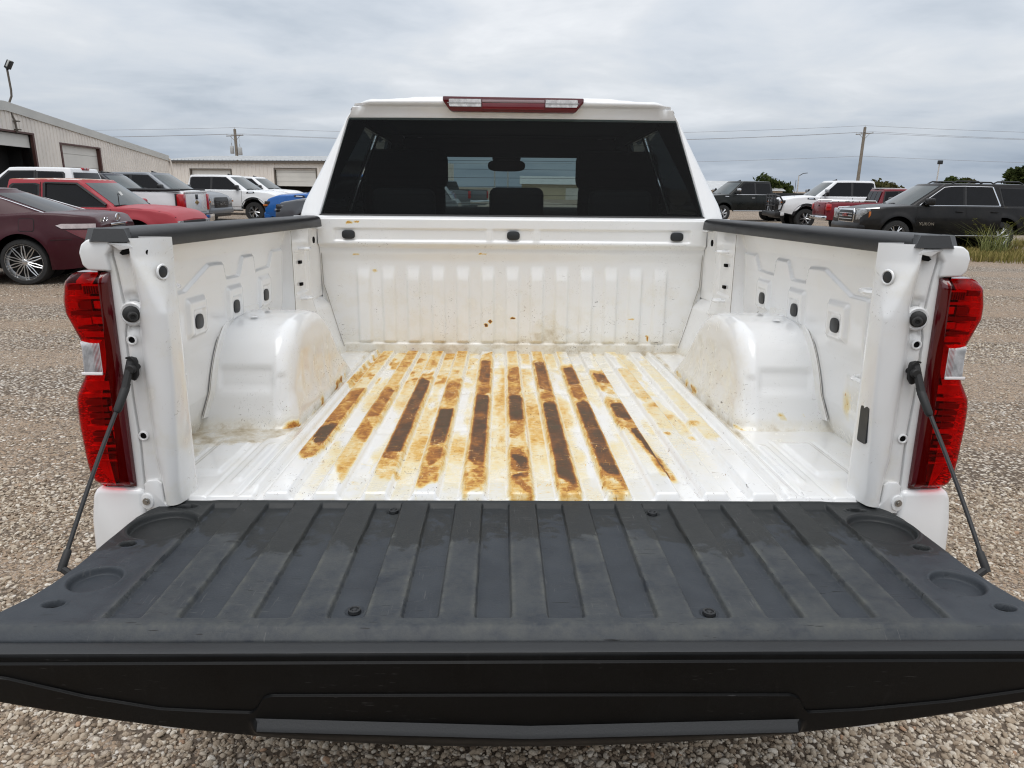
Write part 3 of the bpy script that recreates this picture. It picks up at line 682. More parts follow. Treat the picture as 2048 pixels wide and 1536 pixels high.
# ------------------------------------------------------------------ tail lamps
M_REDLENS = glass_mat('red_lens', (.84, .004, .008), .02, ior=1.22)
M_DEEPRED = simple('deep_red_lens_border', (.085, .004, .007), .10, coat=.6, var=.1)
M_LAMPSILVER = simple('lamp_reflector', (.78, .74, .74), .22, metal=.4, var=.25, nscale=45)
M_LAMPRED = simple('lamp_inner_red', (.66, .09, .09), .3, var=.25, nscale=40)
M_LAMPDARK = simple('lamp_inner_dark', (.20, .05, .05), .3)
M_CLEAR = simple('clear_reverse_lens', (.58, .58, .59), .12, coat=.6, var=.3, nscale=50)
LZ = [.030, .038, .068, .10, .173, .215, .241, .262, .285, .30, .345, .362, .385, .42, .447, .485, .501, .507]
LX = [.935, .951, .966, .970, .974, .9735, .970, .958, .945, .942, .940, .943, .954, .970, .970, .962, .945, .93]
def lamp_xo(z): return np.interp(z, LZ, LX)
def build_lamp(s):
    root = empty('taillight'); root.parent = truck
    zs = np.r_[.0305, np.linspace(.034, .502, 90), .5055]
    def surf(z, off=0.0):
        xi, xo = .864, float(lamp_xo(z)); w = xo - xi; sk = .004 * math.sin(z * 12)
        e = 1 - .9 * float(max(ss(.05, .030, z), ss(.488, .507, z)))
        pts = [(xi, .02), (xi, .0), (xi + .004, -.010 * e)]
        for u in np.linspace(.12, .86, 9): pts.append((xi + w * u, (-.012 - .014 * math.sin(math.pi * min(1, u * .9 + .1))) * e))
        pts += [(xo - .010, -.008 * e), (xo - .003, -.002), (xo + .001, .010), (xo + .002, .04), (xo - .004, .10)]
        return [(s * a, b + off, z) for a, b in pts]
    P = np.array([surf(z) for z in zs])
    lens = grid('lens', P, M_REDLENS, root, sharp=60)
    P2 = P[0].copy(); P2[:, 1] = .02; P2[:, 2] += .002; P3 = P[-1].copy(); P3[:, 1] = np.maximum(P3[:, 1], .03); P3[:, 2] += .001
    grid('lens_top', np.array([P[-1], P3]), M_DEEPRED, root); grid('lens_foot', np.array([P2, P[0]]), M_DEEPRED, root)
    # opaque maroon border down the inner edge, a hair proud of the lens
    B = np.array([[(s * (.8635), .018, z), (s * .8632, -.004, z), (s * .867, -.0135 * k, z), (s * (.867 + wd * .6), -.0185 * k, z), (s * (.867 + wd), -.0225 * k, z), (s * (.867 + wd + .001), -.016 * k, z)]
                  for z, wd, k in [(z, float(np.interp(z, [.03, .1, .25, .4, .5], [.022, .020, .016, .013, .012])), 1 - .8 * float(max(ss(.05, .030, z), ss(.488, .507, z)))) for z in zs]])
    grid('lens_border', B, M_DEEPRED, root, sharp=60)
    # housing and reflectors behind the lens
    hz = np.linspace(.036, .50, 60)
    H = np.array([[(s * .866, .012, z), (s * (.90), .022, z), (s * (lamp_xo(z) - .012), .024, z), (s * (lamp_xo(z) - .006), .07, z)] for z in hz])
    grid('housing', H, M_LAMPRED, root, sharp=30)
    def bar(z, h, x0, x1, m, y=.010, tilt=.0, nm='reflector_bar'):
        MB().prism([(y - .012, z + h / 2 - tilt), (y + .004, z + h / 2), (y + .006, z - h / 2), (y - .010, z - h / 2 - tilt)], 'x', s * x0, s * x1).obj(nm, m, root, sharp=20)
    for z, h, a, b, m in ((.470, .020, .886, .925, M_LAMPSILVER), (.474, .012, .930, .955, M_LAMPDARK), (.452, .006, .885, .958, M_LAMPRED), (.437, .016, .884, .905, M_LAMPSILVER), (.436, .017, .91, .935, M_LAMPDARK), (.436, .012, .938, .958, M_LAMPRED), (.419, .009, .884, .955, M_LAMPDARK),
                          (.404, .015, .886, .912, M_LAMPSILVER), (.402, .014, .915, .945, M_LAMPRED), (.388, .006, .888, .945, M_LAMPDARK), (.374, .012, .886, .934, M_LAMPRED), (.366, .003, .886, .93, M_LAMPDARK),
                          (.262, .020, .890, .944, M_LAMPSILVER), (.240, .008, .888, .956, M_LAMPRED), (.2245, .012, .905, .95, M_LAMPDARK), (.2085, .010, .905, .948, M_LAMPDARK), (.210, .010, .886, .902, M_LAMPRED), (.194, .010, .903, .946, M_LAMPDARK), (.1795, .009, .903, .945, M_LAMPDARK), (.166, .010, .895, .955, M_LAMPSILVER),
                          (.152, .008, .905, .945, M_LAMPDARK), (.150, .016, .885, .900, M_LAMPSILVER), (.138, .008, .905, .945, M_LAMPDARK), (.123, .004, .888, .955, M_LAMPRED), (.108, .004, .888, .955, M_LAMPDARK), (.090, .003, .892, .95, M_LAMPSILVER)):
        bar(z, h, a, b, m)
    for i in range(6):
        bar(.4685, .016, .893 + i * .005, .8955 + i * .005, M_LAMPDARK, .004)
    # clear reversing lens with fine vertical flutes
    zz = np.linspace(.290, .365, 14); uu = np.linspace(0, 1, 150)
    R = np.array([[(s * (.890 + (float(lamp_xo(z)) - .003 - .890) * u), -.0262 + .0014 * math.sin(u * 2 * math.pi * 17) + .016 * float(ss(.75, 1.0, u)), z) for u in uu] for z in zz])
    R[0, :, 1] += .012; R[-1, :, 1] += .012
    rv = grid('reverse_lens', R, M_CLEAR, root, sharp=80)
    MB().box((s * .913, -.0265, .2945), (.044, .004, .006), .001).obj('lens_edge', simple('bright_lens_edge', (.8, .78, .78), .15), root)
    if s > 0: root.location.x = .014
    return root
for s in (-1, 1): build_lamp(s)

# ------------------------------------------------------------------ tailgate, lowered flat
TGX = ([-.53, -.51, -.47, -.431, -.392, -.34, -.278, -.176, -.06, -.02, .015, .032], [.93, .926, .912, .888, .870, .858, .852, .851, .848, .838, .815, .785])
CUPS = [(-.765, -.100, .066), (-.782, -.327, .043), (.768, -.108, .066), (.786, -.340, .043)]
SLOTS = [(-.756, -.006, .022, .010), (-.793, -.188, .015, .012), (-.806, -.411, .0165, .0115), (.758, -.018, .022, .008), (.800, -.200, .015, .012), (.817, -.422, .0165, .0115)]
CLIPS = [(-.29, -.014), (-.296, -.421), (.293, -.021), (.306, -.427)]
M_STRIP = simple('brightened_black_plastic', (.014, .0152, .0165), .5, var=.2, nscale=12, bump=.1, bscale=300)  # paler than the end cap: the skylit tone of its upward faces painted in
tailgate = empty('tailgate'); tailgate.parent = truck
def build_tailgate():
    ys = np.unique(np.r_[np.linspace(-.478, .034, 300)]); u = np.linspace(-1, 1, 900)
    W = np.interp(ys, *TGX)
    X = W[:, None] * u[None, :]; Y = np.repeat(ys[:, None], len(u), 1)
    Z = np.full_like(X, -.013)
    ph = X / .1215; k = np.round(ph - .5) + .5; d = np.abs(X - k * .1215)
    ch = (1 - ss(.0275, .0325, d)) * (np.abs(k) <= 5.6) * rb(Y, -.452, .006, .008)
    Z -= .0105 * ch
    wide = ss(.69, .72, np.abs(X)); Z -= .004 * wide * rb(Y, -.47, .02, .02)
    for cx, cy, r in CUPS:
        q = np.hypot(X - cx, Y - cy); Z -= .013 * (1 - ss(r - .0032, r + .0026, q)) ; Z += .0015 * np.exp(-((q - r - .006) / .004) ** 2)
    for cx, cy, a, b in SLOTS:
        q = np.hypot((X - cx) / a, (Y - cy) / b); Z -= .016 * (1 - ss(.82, 1.10, q)); Z += .0012 * np.exp(-((q - 1.25) / .15) ** 2)
    for cx, cy in CLIPS:
        q = np.hypot(X - cx, Y - cy); Z -= .003 * (1 - ss(.0145, .0165, q))
    Z += .0012 * (fbm(X * 9, Y * 12, 3, 91) - .5)
    edge = np.abs(u)[None, :]; Z -= .010 * ss(.986, 1.0, edge) ** 2
    # wheel-like lift of the front edge (overlap strip) and the rolled rear lip
    Z += .0015 * ss(.012, .018, Y)
    Z -= .010 * ss(.020, .034, Y)
    P = np.stack([X, Y, Z], -1)
    lip = []
    for dy, dz in ((-.481, -.0145), (-.485, -.0175), (-.4905, -.0225), (-.496, -.0275), (-.4985, -.0305), (-.4990, -.0345)):
        w = np.interp(dy, *TGX); lip.append(np.stack([w * u, np.full(len(u), dy), np.full(len(u), dz) - .006 * ss(.986, 1, np.abs(u)) + .0006 * (fbm(u * 40, u * 0 + dy * 9, 2, 5) - .5)], -1))
    P = np.concatenate([np.array(lip)[::-1], P], 0)
    Xa, Ya = P[..., 0], P[..., 1]
    wet = .74 * ss(-.36, -.08, Ya + .34 * (fbm(Xa * 5, Ya * 5, 4, 93) - .5) - .10 * ss(.45, .75, np.abs(Xa)) * (Xa < 0)) + .22 * ss(-.02, .01, Ya)
    chp = np.concatenate([np.zeros((6, len(u))), ch], 0)
    wet = wet * (1 - .18 * chp) + .10 * (1 - chp) * ss(-.3, -.1, Ya)
    dust = .12 + .42 * (1 - chp) * ss(-.05, -.16, Ya) * ss(.75, .6, np.abs(Xa)) + .45 * np.exp(-((Ya + .478) / .010) ** 2) + .60 * rb(np.abs(np.abs(Xa / .1215 - np.round(Xa / .1215 - .5) - .5) * .1215), .028, .038, .004) * ss(-.05, -.15, Ya) * ss(-.462, -.448, Ya) * (np.abs(Xa) < .72)
    liner = grid('tailgate_liner', P, M_LINER, tailgate, dict(wet=wet, dust=dust), sharp=60)
    for cx, cy in CLIPS:
        b = MB(); b.lathe([(0, -.0185), (.0035, -.0185), (.0045, -.0200), (.0065, -.0200), (.0075, -.0178), (.0105, -.0182), (.0115, -.023)], 'z', (cx, cy, 0), 20, cap=False); b.V = [(p_[0], p_[1], p_[2] - .0016) for p_ in b.V]; b.obj('push_clip', M_STRIP, tailgate)
    for cx, cy, a, b_ in SLOTS:
        MB().prism(oval(cx, cy, a * .72, b_ * .7, 18, 2), 'z', -.0285, -.0262).obj('slot_bottom', M_HOLE, tailgate)
    # steel body of the gate under the liner
    W2 = [(float(np.interp(y, *TGX)) - .012, y) for y in (-.49, -.44, -.40, -.34, -.2, -.02, .015)]
    b = MB().prism([(x, y) for x, y in W2] + [(-x, y) for x, y in W2[::-1]], 'z', -.098, -.040, .006); b.obj('gate_shell', M_WHITE, tailgate)
    # end cap: top strip, then the face with its crease and the grab ledge
    xs = np.linspace(-.935, .935, 460)
    crease = np.interp(xs, [-.935, -.83, -.81, -.70, -.59, -.50, -.447, -.436, -.424, -.41, 0, .418, .432, .446, .455, .54, .68, .80, .935], [-.055, -.060, -.063, -.096, -.119, -.125, -.1265, -.118, -.100, -.0955, -.097, -.099, -.104, -.124, -.1315, -.127, -.112, -.092, -.058])
    zb = -.203 + .096 * (np.abs(xs) / .86) ** 2.1
    led = np.interp(xs, [-.46, -.433, 0, .424, .46], [-.142, -.143, -.160, -.150, -.149])
    rows = []
    top = [(-.502, -.034), (-.503, -.0275), (-.506, -.0255), (-.512, -.0252), (-.520, -.0256), (-.527, -.0263), (-.531, -.0282), (-.5335, -.0315)]
    for y, z in top: rows.append(np.stack([xs, np.full_like(xs, y) + .004 * np.sin(xs * 1.2), np.full_like(xs, z) + .0006 * (fbm(xs * 30, xs * 0 + y * 50, 2, 3) - .5)], -1))
    k_ = lambda q: -.0425 - 1.244 * np.maximum(-.0425 - q, 0)
    zb, crease, led = k_(zb), k_(crease), k_(led)
    ones = np.ones_like(xs); bz = zb
    lz = np.where(np.abs(xs) < .47, np.minimum(led, crease - .02), crease + (bz - crease) * .55)
    brk = [(-.0315 * ones, 4), (-.0400 * ones, 3), (-.0425 * ones, 10), (crease + .0011, 3), (crease - .0011, 12), (lz + .008, 5), (lz - .008, 10), (bz, 1)]
    zr = []
    for (z0, k), (z1, _) in zip(brk[:-1], brk[1:]):
        for q in range(k): zr.append(z0 + (z1 - z0) * (q + 1) / k)
    inl = rb(xs, -.447, .447, .009)
    for z in zr:
        y = -.5335 + .004 * np.sin(xs * 1.2)
        y = y - .004 * ss(-.0399, -.0426, z) - .0042 * ss(.0011, -.0011, z - crease) + .25 * (-.0425 - np.minimum(z, -.0425))
        y = y - .015 * inl * np.clip((lz + .008 - z) / .015, 0, 1) * (1 - ss(.0, .85, (lz - .008 - z) / np.maximum(.005, lz - .008 - bz))) + .02 * ss(.014, 0, z - bz) ** 2
        rows.append(np.stack([xs, y, z], -1))
    last = rows[-1].copy(); last[:, 1] += .09; last[:, 2] += .03; rows.append(last)
    A_ = np.array(rows); nt = len(top)
    grid('end_cap', A_, M_CAPBLK, tailgate, sharp=50)
    T_ = A_[1:nt - 1].copy(); T_[..., 2] += .0007; T_[..., 1] -= .0003; grid('end_cap_top_strip', T_, M_STRIP, tailgate, sharp=50)  # overlay in the paler plastic paints sky light onto the top strip
    kl = [i for i in range(nt, len(rows) - 1) if float(np.mean(np.abs(A_[i][200:260, 2] - lz[200:260]))) < .0095]
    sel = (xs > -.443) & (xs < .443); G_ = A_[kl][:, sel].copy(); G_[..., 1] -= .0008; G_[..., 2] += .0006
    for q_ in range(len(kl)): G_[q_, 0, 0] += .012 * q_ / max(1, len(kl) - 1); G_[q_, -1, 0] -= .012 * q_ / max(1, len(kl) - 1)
    grid('grab_ledge', G_, M_STRIP, tailgate, sharp=50)  # overlay brightens the ledge: light on its upward face is in the colour
build_tailgate()

# ------------------------------------------------------------------ tailgate cables
def build_cable(s):
    o = empty('tailgate_cable'); o.parent = truck
    A = Vector((s * .836, -.012, .302)); B = Vector((s * .882, -.262, -.028))
    A2 = A + (B - A) * .10
    mid = [A2 + (B - A2) * t + Vector((s * .006 * math.sin(t * math.pi), 0, -.004 * math.sin(t * math.pi))) for t in np.linspace(.06, .96, 12)]
    MB().tube(mid, .0042, 10).obj('cable', M_CABLE, o)
    d = (B - A2).normalized()
    MB().tube([A2 - d * .008, A2 + d * .004, A2 + d * .006, A2 + d * .052, A2 + d * .058], [.0075, .0085, .0090, .0082, .0055], 12).obj('sleeve', M_RUBBER, o)
    MB().tube([B - d * .034, B - d * .030, B - d * .004, B + d * .008], [.0050, .0072, .0078, .007], 12).obj('sleeve', M_RUBBER, o)
    # end eye hooked over its stud
    b = MB(); b.prism([(s * x, z) for x, z in [(.823, .318), (.826, .326), (.838, .329), (.845, .322), (.846, .300), (.842, .280), (.832, .276), (.824, .288)]], 'y', -.016, -.006, .002)
    b.tube([A + Vector((0, -.002, .016)), A2 + d * .01], [.0085, .0078], 10); b.obj('end_eye', M_RUBBER, o)
    MB().lathe([(.0, -.030), (.008, -.030), (.010, -.028), (.010, -.020), (.0065, -.018), (.0065, .004)], 'y', (s * .832, 0, .304), 16, cap=False).obj('anchor_stud', M_RUBBER, o)
    MB().tube([(s * .826, -.02, .322), (s * .832, -.024, .330), (s * .842, -.02, .327)], .0022, 6).obj('spring_clip', M_RUBBER, o)
    if s > 0: o.location.x = .010
    MB().tube([B + d * .002, Vector((s * .858, -.268, -.045))], .007, 8).obj('gate_anchor', M_RUBBER, o)
for s in (-1, 1): build_cable(s)

# ------------------------------------------------------------------ cab
cabroot = empty('cab'); cabroot.parent = truck
ZB, ZR = .600, 1.085
def cab_dim(z):
    v = (z - ZB) / (ZR - ZB)
    hw = np.interp(z, [.60, .66, .80, 1.037, 1.085], [.985, .968, .893, .768, .735])
    yr = np.interp(z, [.60, 1.037, 1.085], [1.80, 1.955, 1.965]); yf = np.interp(z, [.60, 1.085], [4.30, 3.42])
    return hw, yr, yf
def gl_half(z): return np.interp(z, [.606, 1.036, 1.085], [.868, .752, .715])
def build_cab():
    zs = np.r_[.560, .60, np.linspace(.612, 1.085, 26)]
    for s in (-1, 1):
        # C pillar from the glass edge round to the side
        rows = []
        for z in zs:
            hw, yr, yf = cab_dim(max(z, .60)); gx = gl_half(max(z, .606)); w = hw - gx
            pts = [(gx, yr + .03), (gx, yr + .004), (gx + .006, yr - .002)]
            for q in np.linspace(.1, 1, 12):
                a = q * math.pi / 2; pts.append((gx + .006 + (w - .006) * math.sin(a), yr - .002 + .12 * (1 - math.cos(a)) * (w / .11) ** .5))
            pts += [(hw + .004, yr + .26), (hw + .004, yr + .34)]
            rows.append([(s * a, b, z) for a, b in pts])
        grid('cab_pillar', np.array(rows), M_WHITE, cabroot, sharp=50)
        grid('pillar_trim', np.array(rows)[:, 3:] + np.array([-s * .022, .014, 0]), M_DARKINT, cabroot)
        # side of the cab: window openings left out of the sheet
        us = [0, .055, .40, .445, .865, .90, 1]; vs = [0, .03, .90, 1]
        for i in range(6):
            for j in range(3):
                win = j == 1 and i in (1, 3)
                Q = []
                for v in np.linspace(vs[j], vs[j + 1], 4):
                    z = .60 + v * .485; hw, yr, yf = cab_dim(z)
                    Q.append([(s * (hw + .004), yr + .33 + (yf - .10 - yr - .33) * u, z) for u in np.linspace(us[i], us[i + 1], 4)])
                if win:
                    grid('door_glass', np.array(Q) - np.array([s * .006, 0, 0]), M_CABGLASS, cabroot)
                else:
                    grid('cab_side' if i not in (0, 5, 6) else 'cab_pillar', np.array(Q), M_WHITE, cabroot); grid('pillar_trim', np.array(Q) - np.array([s * .022, 0, 0]), M_DARKINT, cabroot)
        # windscreen pillar
        rows = []
        for z in np.linspace(.60, 1.085, 10):
            hw, yr, yf = cab_dim(z); rows.append([(s * (hw + .004), yf - .10, z), (s * (hw - .002), yf - .04, z), (s * (hw - .03), yf - .005, z), (s * (hw - .075), yf + .012, z), (s * (hw - .075), yf - .03, z)])
        grid('windscreen_pillar', np.array(rows), M_WHITE, cabroot); grid('pillar_trim', np.array(rows)[:, :4] + np.array([-s * .02, -.03, 0]), M_DARKINT, cabroot)
    # rear window
    G = np.array([[(gl_half(z) * 1.004 * u, cab_dim(z)[1] + .006 - .012 * (1 - u * u), z) for u in np.linspace(-1, 1, 30)] for z in np.linspace(.600, 1.040, 14)])
    rw = grid('rear_window', G, M_REARGLASS, cabroot)
    for i in range(9):      # heater wires
        z = .66 + i * .038; MB().tube([(gl_half(z) * .95 * u, cab_dim(z)[1] + .010 - .012 * (1 - u * u), z) for u in np.linspace(-1, 1, 12)], .0007, 4).obj('heater_wire', M_HOLE, rw)
    fr = MB()
    fr.tube([(gl_half(.602) * u, cab_dim(.602)[1] - .006 - .010 * (1 - u * u), .603) for u in np.linspace(-1, 1, 12)], .008, 6)
    fr.obj('window_seal', M_RUBBER, rw)
    # belt panel below the glass
    P = np.array([[(.985 * u, y - .012 * (1 - u * u), z) for u in np.linspace(-1, 1, 24)] for y, z in ((1.775, .30), (1.775, .585), (1.778, .594), (1.790, .599), (1.80, .600))])
    grid('cab_back_panel', P, M_WHITE, cabroot)
    # roof header over the glass with the lip above it, then the roof itself
    prof = [(1.968, 1.030, .752), (1.962, 1.036, .752), (1.956, 1.046, .748), (1.949, 1.082, .732), (1.938, 1.089, .728), (1.926, 1.098, .722), (1.925, 1.108, .716), (1.935, 1.120, .706), (1.965, 1.130, .700), (2.05, 1.138, .706), (2.3, 1.150, .715), (2.7, 1.155, .72), (3.1, 1.145, .715), (3.35, 1.115, .705), (3.45, 1.085, .70)]
    us = np.linspace(-1, 1, 81); rows = []
    for i, (y, z, w) in enumerate(prof):
        k = 1 if i >= 8 else max(0, (i - 5) / 3)
        x = us * w; zz = z - .012 * us ** 2 * k - (.03 * k) * ss(.92, 1.0, np.abs(us)) ** 2
        if i >= 8: zz = zz + .007 * rb(np.abs(x), .27, .47, .02) * (1 if i > 8 else .6) - .006 * rb(np.abs(x), .55, .62, .02)
        rows.append(np.stack([x, y - .010 * (1 - us ** 2) + .03 * ss(.9, 1, np.abs(us)) * (i > 3), zz], -1))
    grid('roof', np.array(rows), M_WHITE, cabroot, sharp=60)
    for s in (-1, 1):     # roof side rail down to the door frame
        rows = []
        for y in np.linspace(1.955, 3.46, 20):
            w = float(np.interp(y, [p[0] for p in prof[8:]], [p[2] for p in prof[8:]])) if y > 1.965 else .70
            z = float(np.interp(y, [p[0] for p in prof[8:]], [p[1] for p in prof[8:]])) - .012 - .03
            rows.append([(s * (w), y, z), (s * (w + .012), y, z - .01), (s * (.733), y, 1.083), (s * .742, y, 1.07)])
        grid('roof_rail', np.array(rows), M_WHITE, cabroot)
    # windscreen with its header
    Wn = np.array([[((cab_dim(z)[0] - .072) * u, cab_dim(z)[2] + .012 + .10 * (1 - u * u), z) for u in np.linspace(-1, 1, 16)] for z in np.linspace(.60, 1.085, 8)])
    grid('windscreen', Wn, M_WINDSHIELD, cabroot)
    # third brake lamp
    o = empty('third_brake_lamp'); o.parent = cabroot
    MB().prism([(-.318, 1.128), (.318, 1.124), (.318, 1.105), (.285, 1.066), (.275, 1.060), (-.275, 1.062), (-.288, 1.068), (-.318, 1.108)], 'y', 1.908, 1.955, .005).obj('lamp_body', M_DEEPRED, o)
    for s in (-1, 1):
        xs = np.linspace(.145, .290, 40)
        R = np.array([[(s * x, 1.9065 + .0008 * math.sin(x * 900), z) for x in xs] for z in np.linspace(1.084, 1.116, 6)])
        R[:, -1, 2] = np.linspace(1.092, 1.114, 6)
        grid('cargo_lamp_lens', R, M_CLEAR, o)
        MB().box((s * .222, 1.9055, 1.0995), (.15, .002, .0025)).obj('lens_line', M_STEEL, o)
    MB().box((0, 1.9062, 1.108), (.28, .004, .012), .001).obj('lens_strip', simple('smoked_lens', (.30, .22, .23), .12, coat=.5), o)
    MB().box((0, 1.9062, 1.086), (.28, .004, .028), .001).obj('brake_lens', simple('red_brake_lens', (.13, .006, .010), .12, coat=.5), o)
    # interior
    it = empty('interior'); it.parent = truck
    MB().box((0, 3.0, .02), (1.66, 2.5, .04)).obj('cabin_floor', M_DARKINT, it)
    for s in (-1, 1): MB().box((s * .90, 3.0, .30), (.05, 2.5, .58)).obj('door_trim', M_DARKINT, it)
    MB().box((0, 2.74, 1.095), (1.38, 1.36, .02), .008).obj('headlining', simple('grey_headlining', (.05, .05, .05), .9), it)
    for s in (-1, 1): MB().box((s * .700, 2.74, 1.062), (.018, 1.36, .075), .004).obj('headlining_edge', M_DARKINT, it)
    MB().box((0, 1.98, .36), (1.6, .12, .50), .04).obj('rear_seat_back', M_SEAT, it)
    MB().box((0, 2.25, .16), (1.5, .55, .18), .05).obj('rear_seat_cushion', M_SEAT, it)
    for x, w, z in ((-.52, .30, .645), (.52, .30, .645), (.02, .26, .655)):
        MB().box((x, 2.03, z), (w, .10, .165), .035, seg=3).obj('rear_headrest', M_SEAT, it)
    for x in (-.645, .665):
        MB().box((x, 3.02, .52), (.50, .16, .62), .09, Matrix.Rotation(.14, 3, 'X'), seg=4).obj('front_seat_back', M_SEAT, it)
        MB().box((x + (.02 if x < 0 else -.02), 2.97, .860), (.50, .13, .235), .064, seg=5).obj('front_headrest', M_SEAT, it)
        MB().box((x, 3.30, .16), (.52, .55, .18), .06).obj('front_seat_cushion', M_SEAT, it)
    MB().box((0, 3.43, 1.03), (1.40, .06, .125), .012).obj('windscreen_header', M_DARKINT, it)
    MB().box((0, 4.02, .50), (1.72, .56, .30), .08, seg=3).obj('dashboard', M_DARKINT, it)
    MB().box((0, 3.3, .28), (.34, .8, .40), .05).obj('centre_console', M_SEAT, it)
    MB().prism(oval(-.02, .915, .125, .036, 24, 3.4), 'y', 3.44, 3.48, .008).obj('rear_view_mirror', M_DARKINT, it)
    MB().box((-.02, 3.52, .985), (.19, .10, .09), .02).obj('mirror_mount', M_DARKINT, it)
    b = MB(); R_, r_ = .19, .016
    b.tube([(-.66 + R_ * math.cos(t), 3.62 - .25 * R_ * math.sin(t), .62 + R_ * math.sin(t)) for t in np.linspace(0, 2 * math.pi, 25)], r_, 8); b.obj('steering_wheel', M_DARKINT, it)
    # lower cab and bonnet, seen only from the side
    prof = [(1.80, .60), (4.25, .60), (4.45, .53), (5.05, .47), (5.52, .40), (5.64, .28)]
    for s in (-1, 1):
        ys = np.unique(np.r_[np.linspace(1.81, 5.64, 50), 4.70 + .5 * np.cos(np.linspace(0, math.pi, 31))]); rows = []
        for y in ys:
            zl = -.46
            if abs(y - 4.70) < .5: zl = max(zl, -.52 + math.sqrt(.25 - (y - 4.7) ** 2) * 1.04)
            zt = float(np.interp(y, [p[0] for p in prof], [p[1] for p in prof])); w = .985 - .10 * float(ss(4.9, 5.64, y))
            rows.append([(s * (w + .02 * math.sin(math.pi * min(1, t * 1.1)) - .05 * ss(.85, 1, t) * (y > 4.3)), y, zl + (zt - zl) * t) for t in np.linspace(0, 1, 14)])
        grid('cab_lower_side', np.array(rows), M_WHITE, truck)
        for a, b_ in ((1.86, 2.86), (2.89, 4.18)):
            MB().box((s * 1.008, b_ - .08 if True else 0, .40), (.02, .16, .035), .008).obj('door_handle', M_WHITE, truck)
            MB().box((s * 1.001, a, .02), (.012, .012, .92)).obj('door_gap', M_SEAM, truck)
        MB().box((s * 1.12, 4.02, .70), (.20, .10, .22), .04, seg=3).obj('side_mirror', M_BLACK, truck)
    rows = [[(u * (.94 - .10 * ss(4.9, 5.64, y)), y, z + .03 * (1 - u * u)) for u in np.linspace(-1, 1, 12)] for y, z in ((4.22, .602), (4.45, .53), (5.05, .47), (5.52, .40), (5.64, .28), (5.66, -.45))]
    grid('bonnet', np.array(rows), M_WHITE, truck)
build_cab()
def build_running_gear():
    for s in (-1, 1):
        for y in (.95, 4.70):
            w = empty('wheel'); w.parent = truck; w.location = (s * .86, y, -.49)
            MB().lathe([(.24, -.13), (.36, -.135), (.39, -.11), (.40, -.06), (.40, .06), (.39, .11), (.36, .135), (.24, .13)], 'x', (0, 0, 0), 36, cap=False).obj('tyre', M_TYRE, w)
            b = MB().lathe([(0, .05), (.06, .06), (.07, .05), (.22, .02), (.245, .10), (.25, .13), (.24, .12), (.235, -.1), (0, -.1)], 'x', (0, 0, 0), 30, cap=False)
            if s < 0: b.V = [(-v[0], v[1], v[2]) for v in b.V]
            b.obj('rim', M_RIM, w)
    MB().box((0, 2.6, -.38), (.9, 5.2, .22), .02).obj('chassis_frame', M_UNDER, truck)
    MB().box((0, .88, -.075), (1.86, 1.72, .06)).obj('floor_underside', M_UNDER, truck)
    MB().tube([(-.75, .95, -.49), (.75, .95, -.49)], .07, 10).obj('rear_axle', M_UNDER, truck)
    MB().tube([(-.75, 4.7, -.49), (.75, 4.7, -.49)], .06, 10).obj('front_axle', M_UNDER, truck)
    MB().prism([(-.99, .10), (-.98, -.04), (-.80, -.14), (.80, -.14), (.98, -.04), (.99, .10), (.9, .10), (.78, 0), (-.78, 0), (-.9, .10)], 'z', -.50, -.24, .02).obj('rear_bumper', M_WHITE, truck)
build_running_gear()
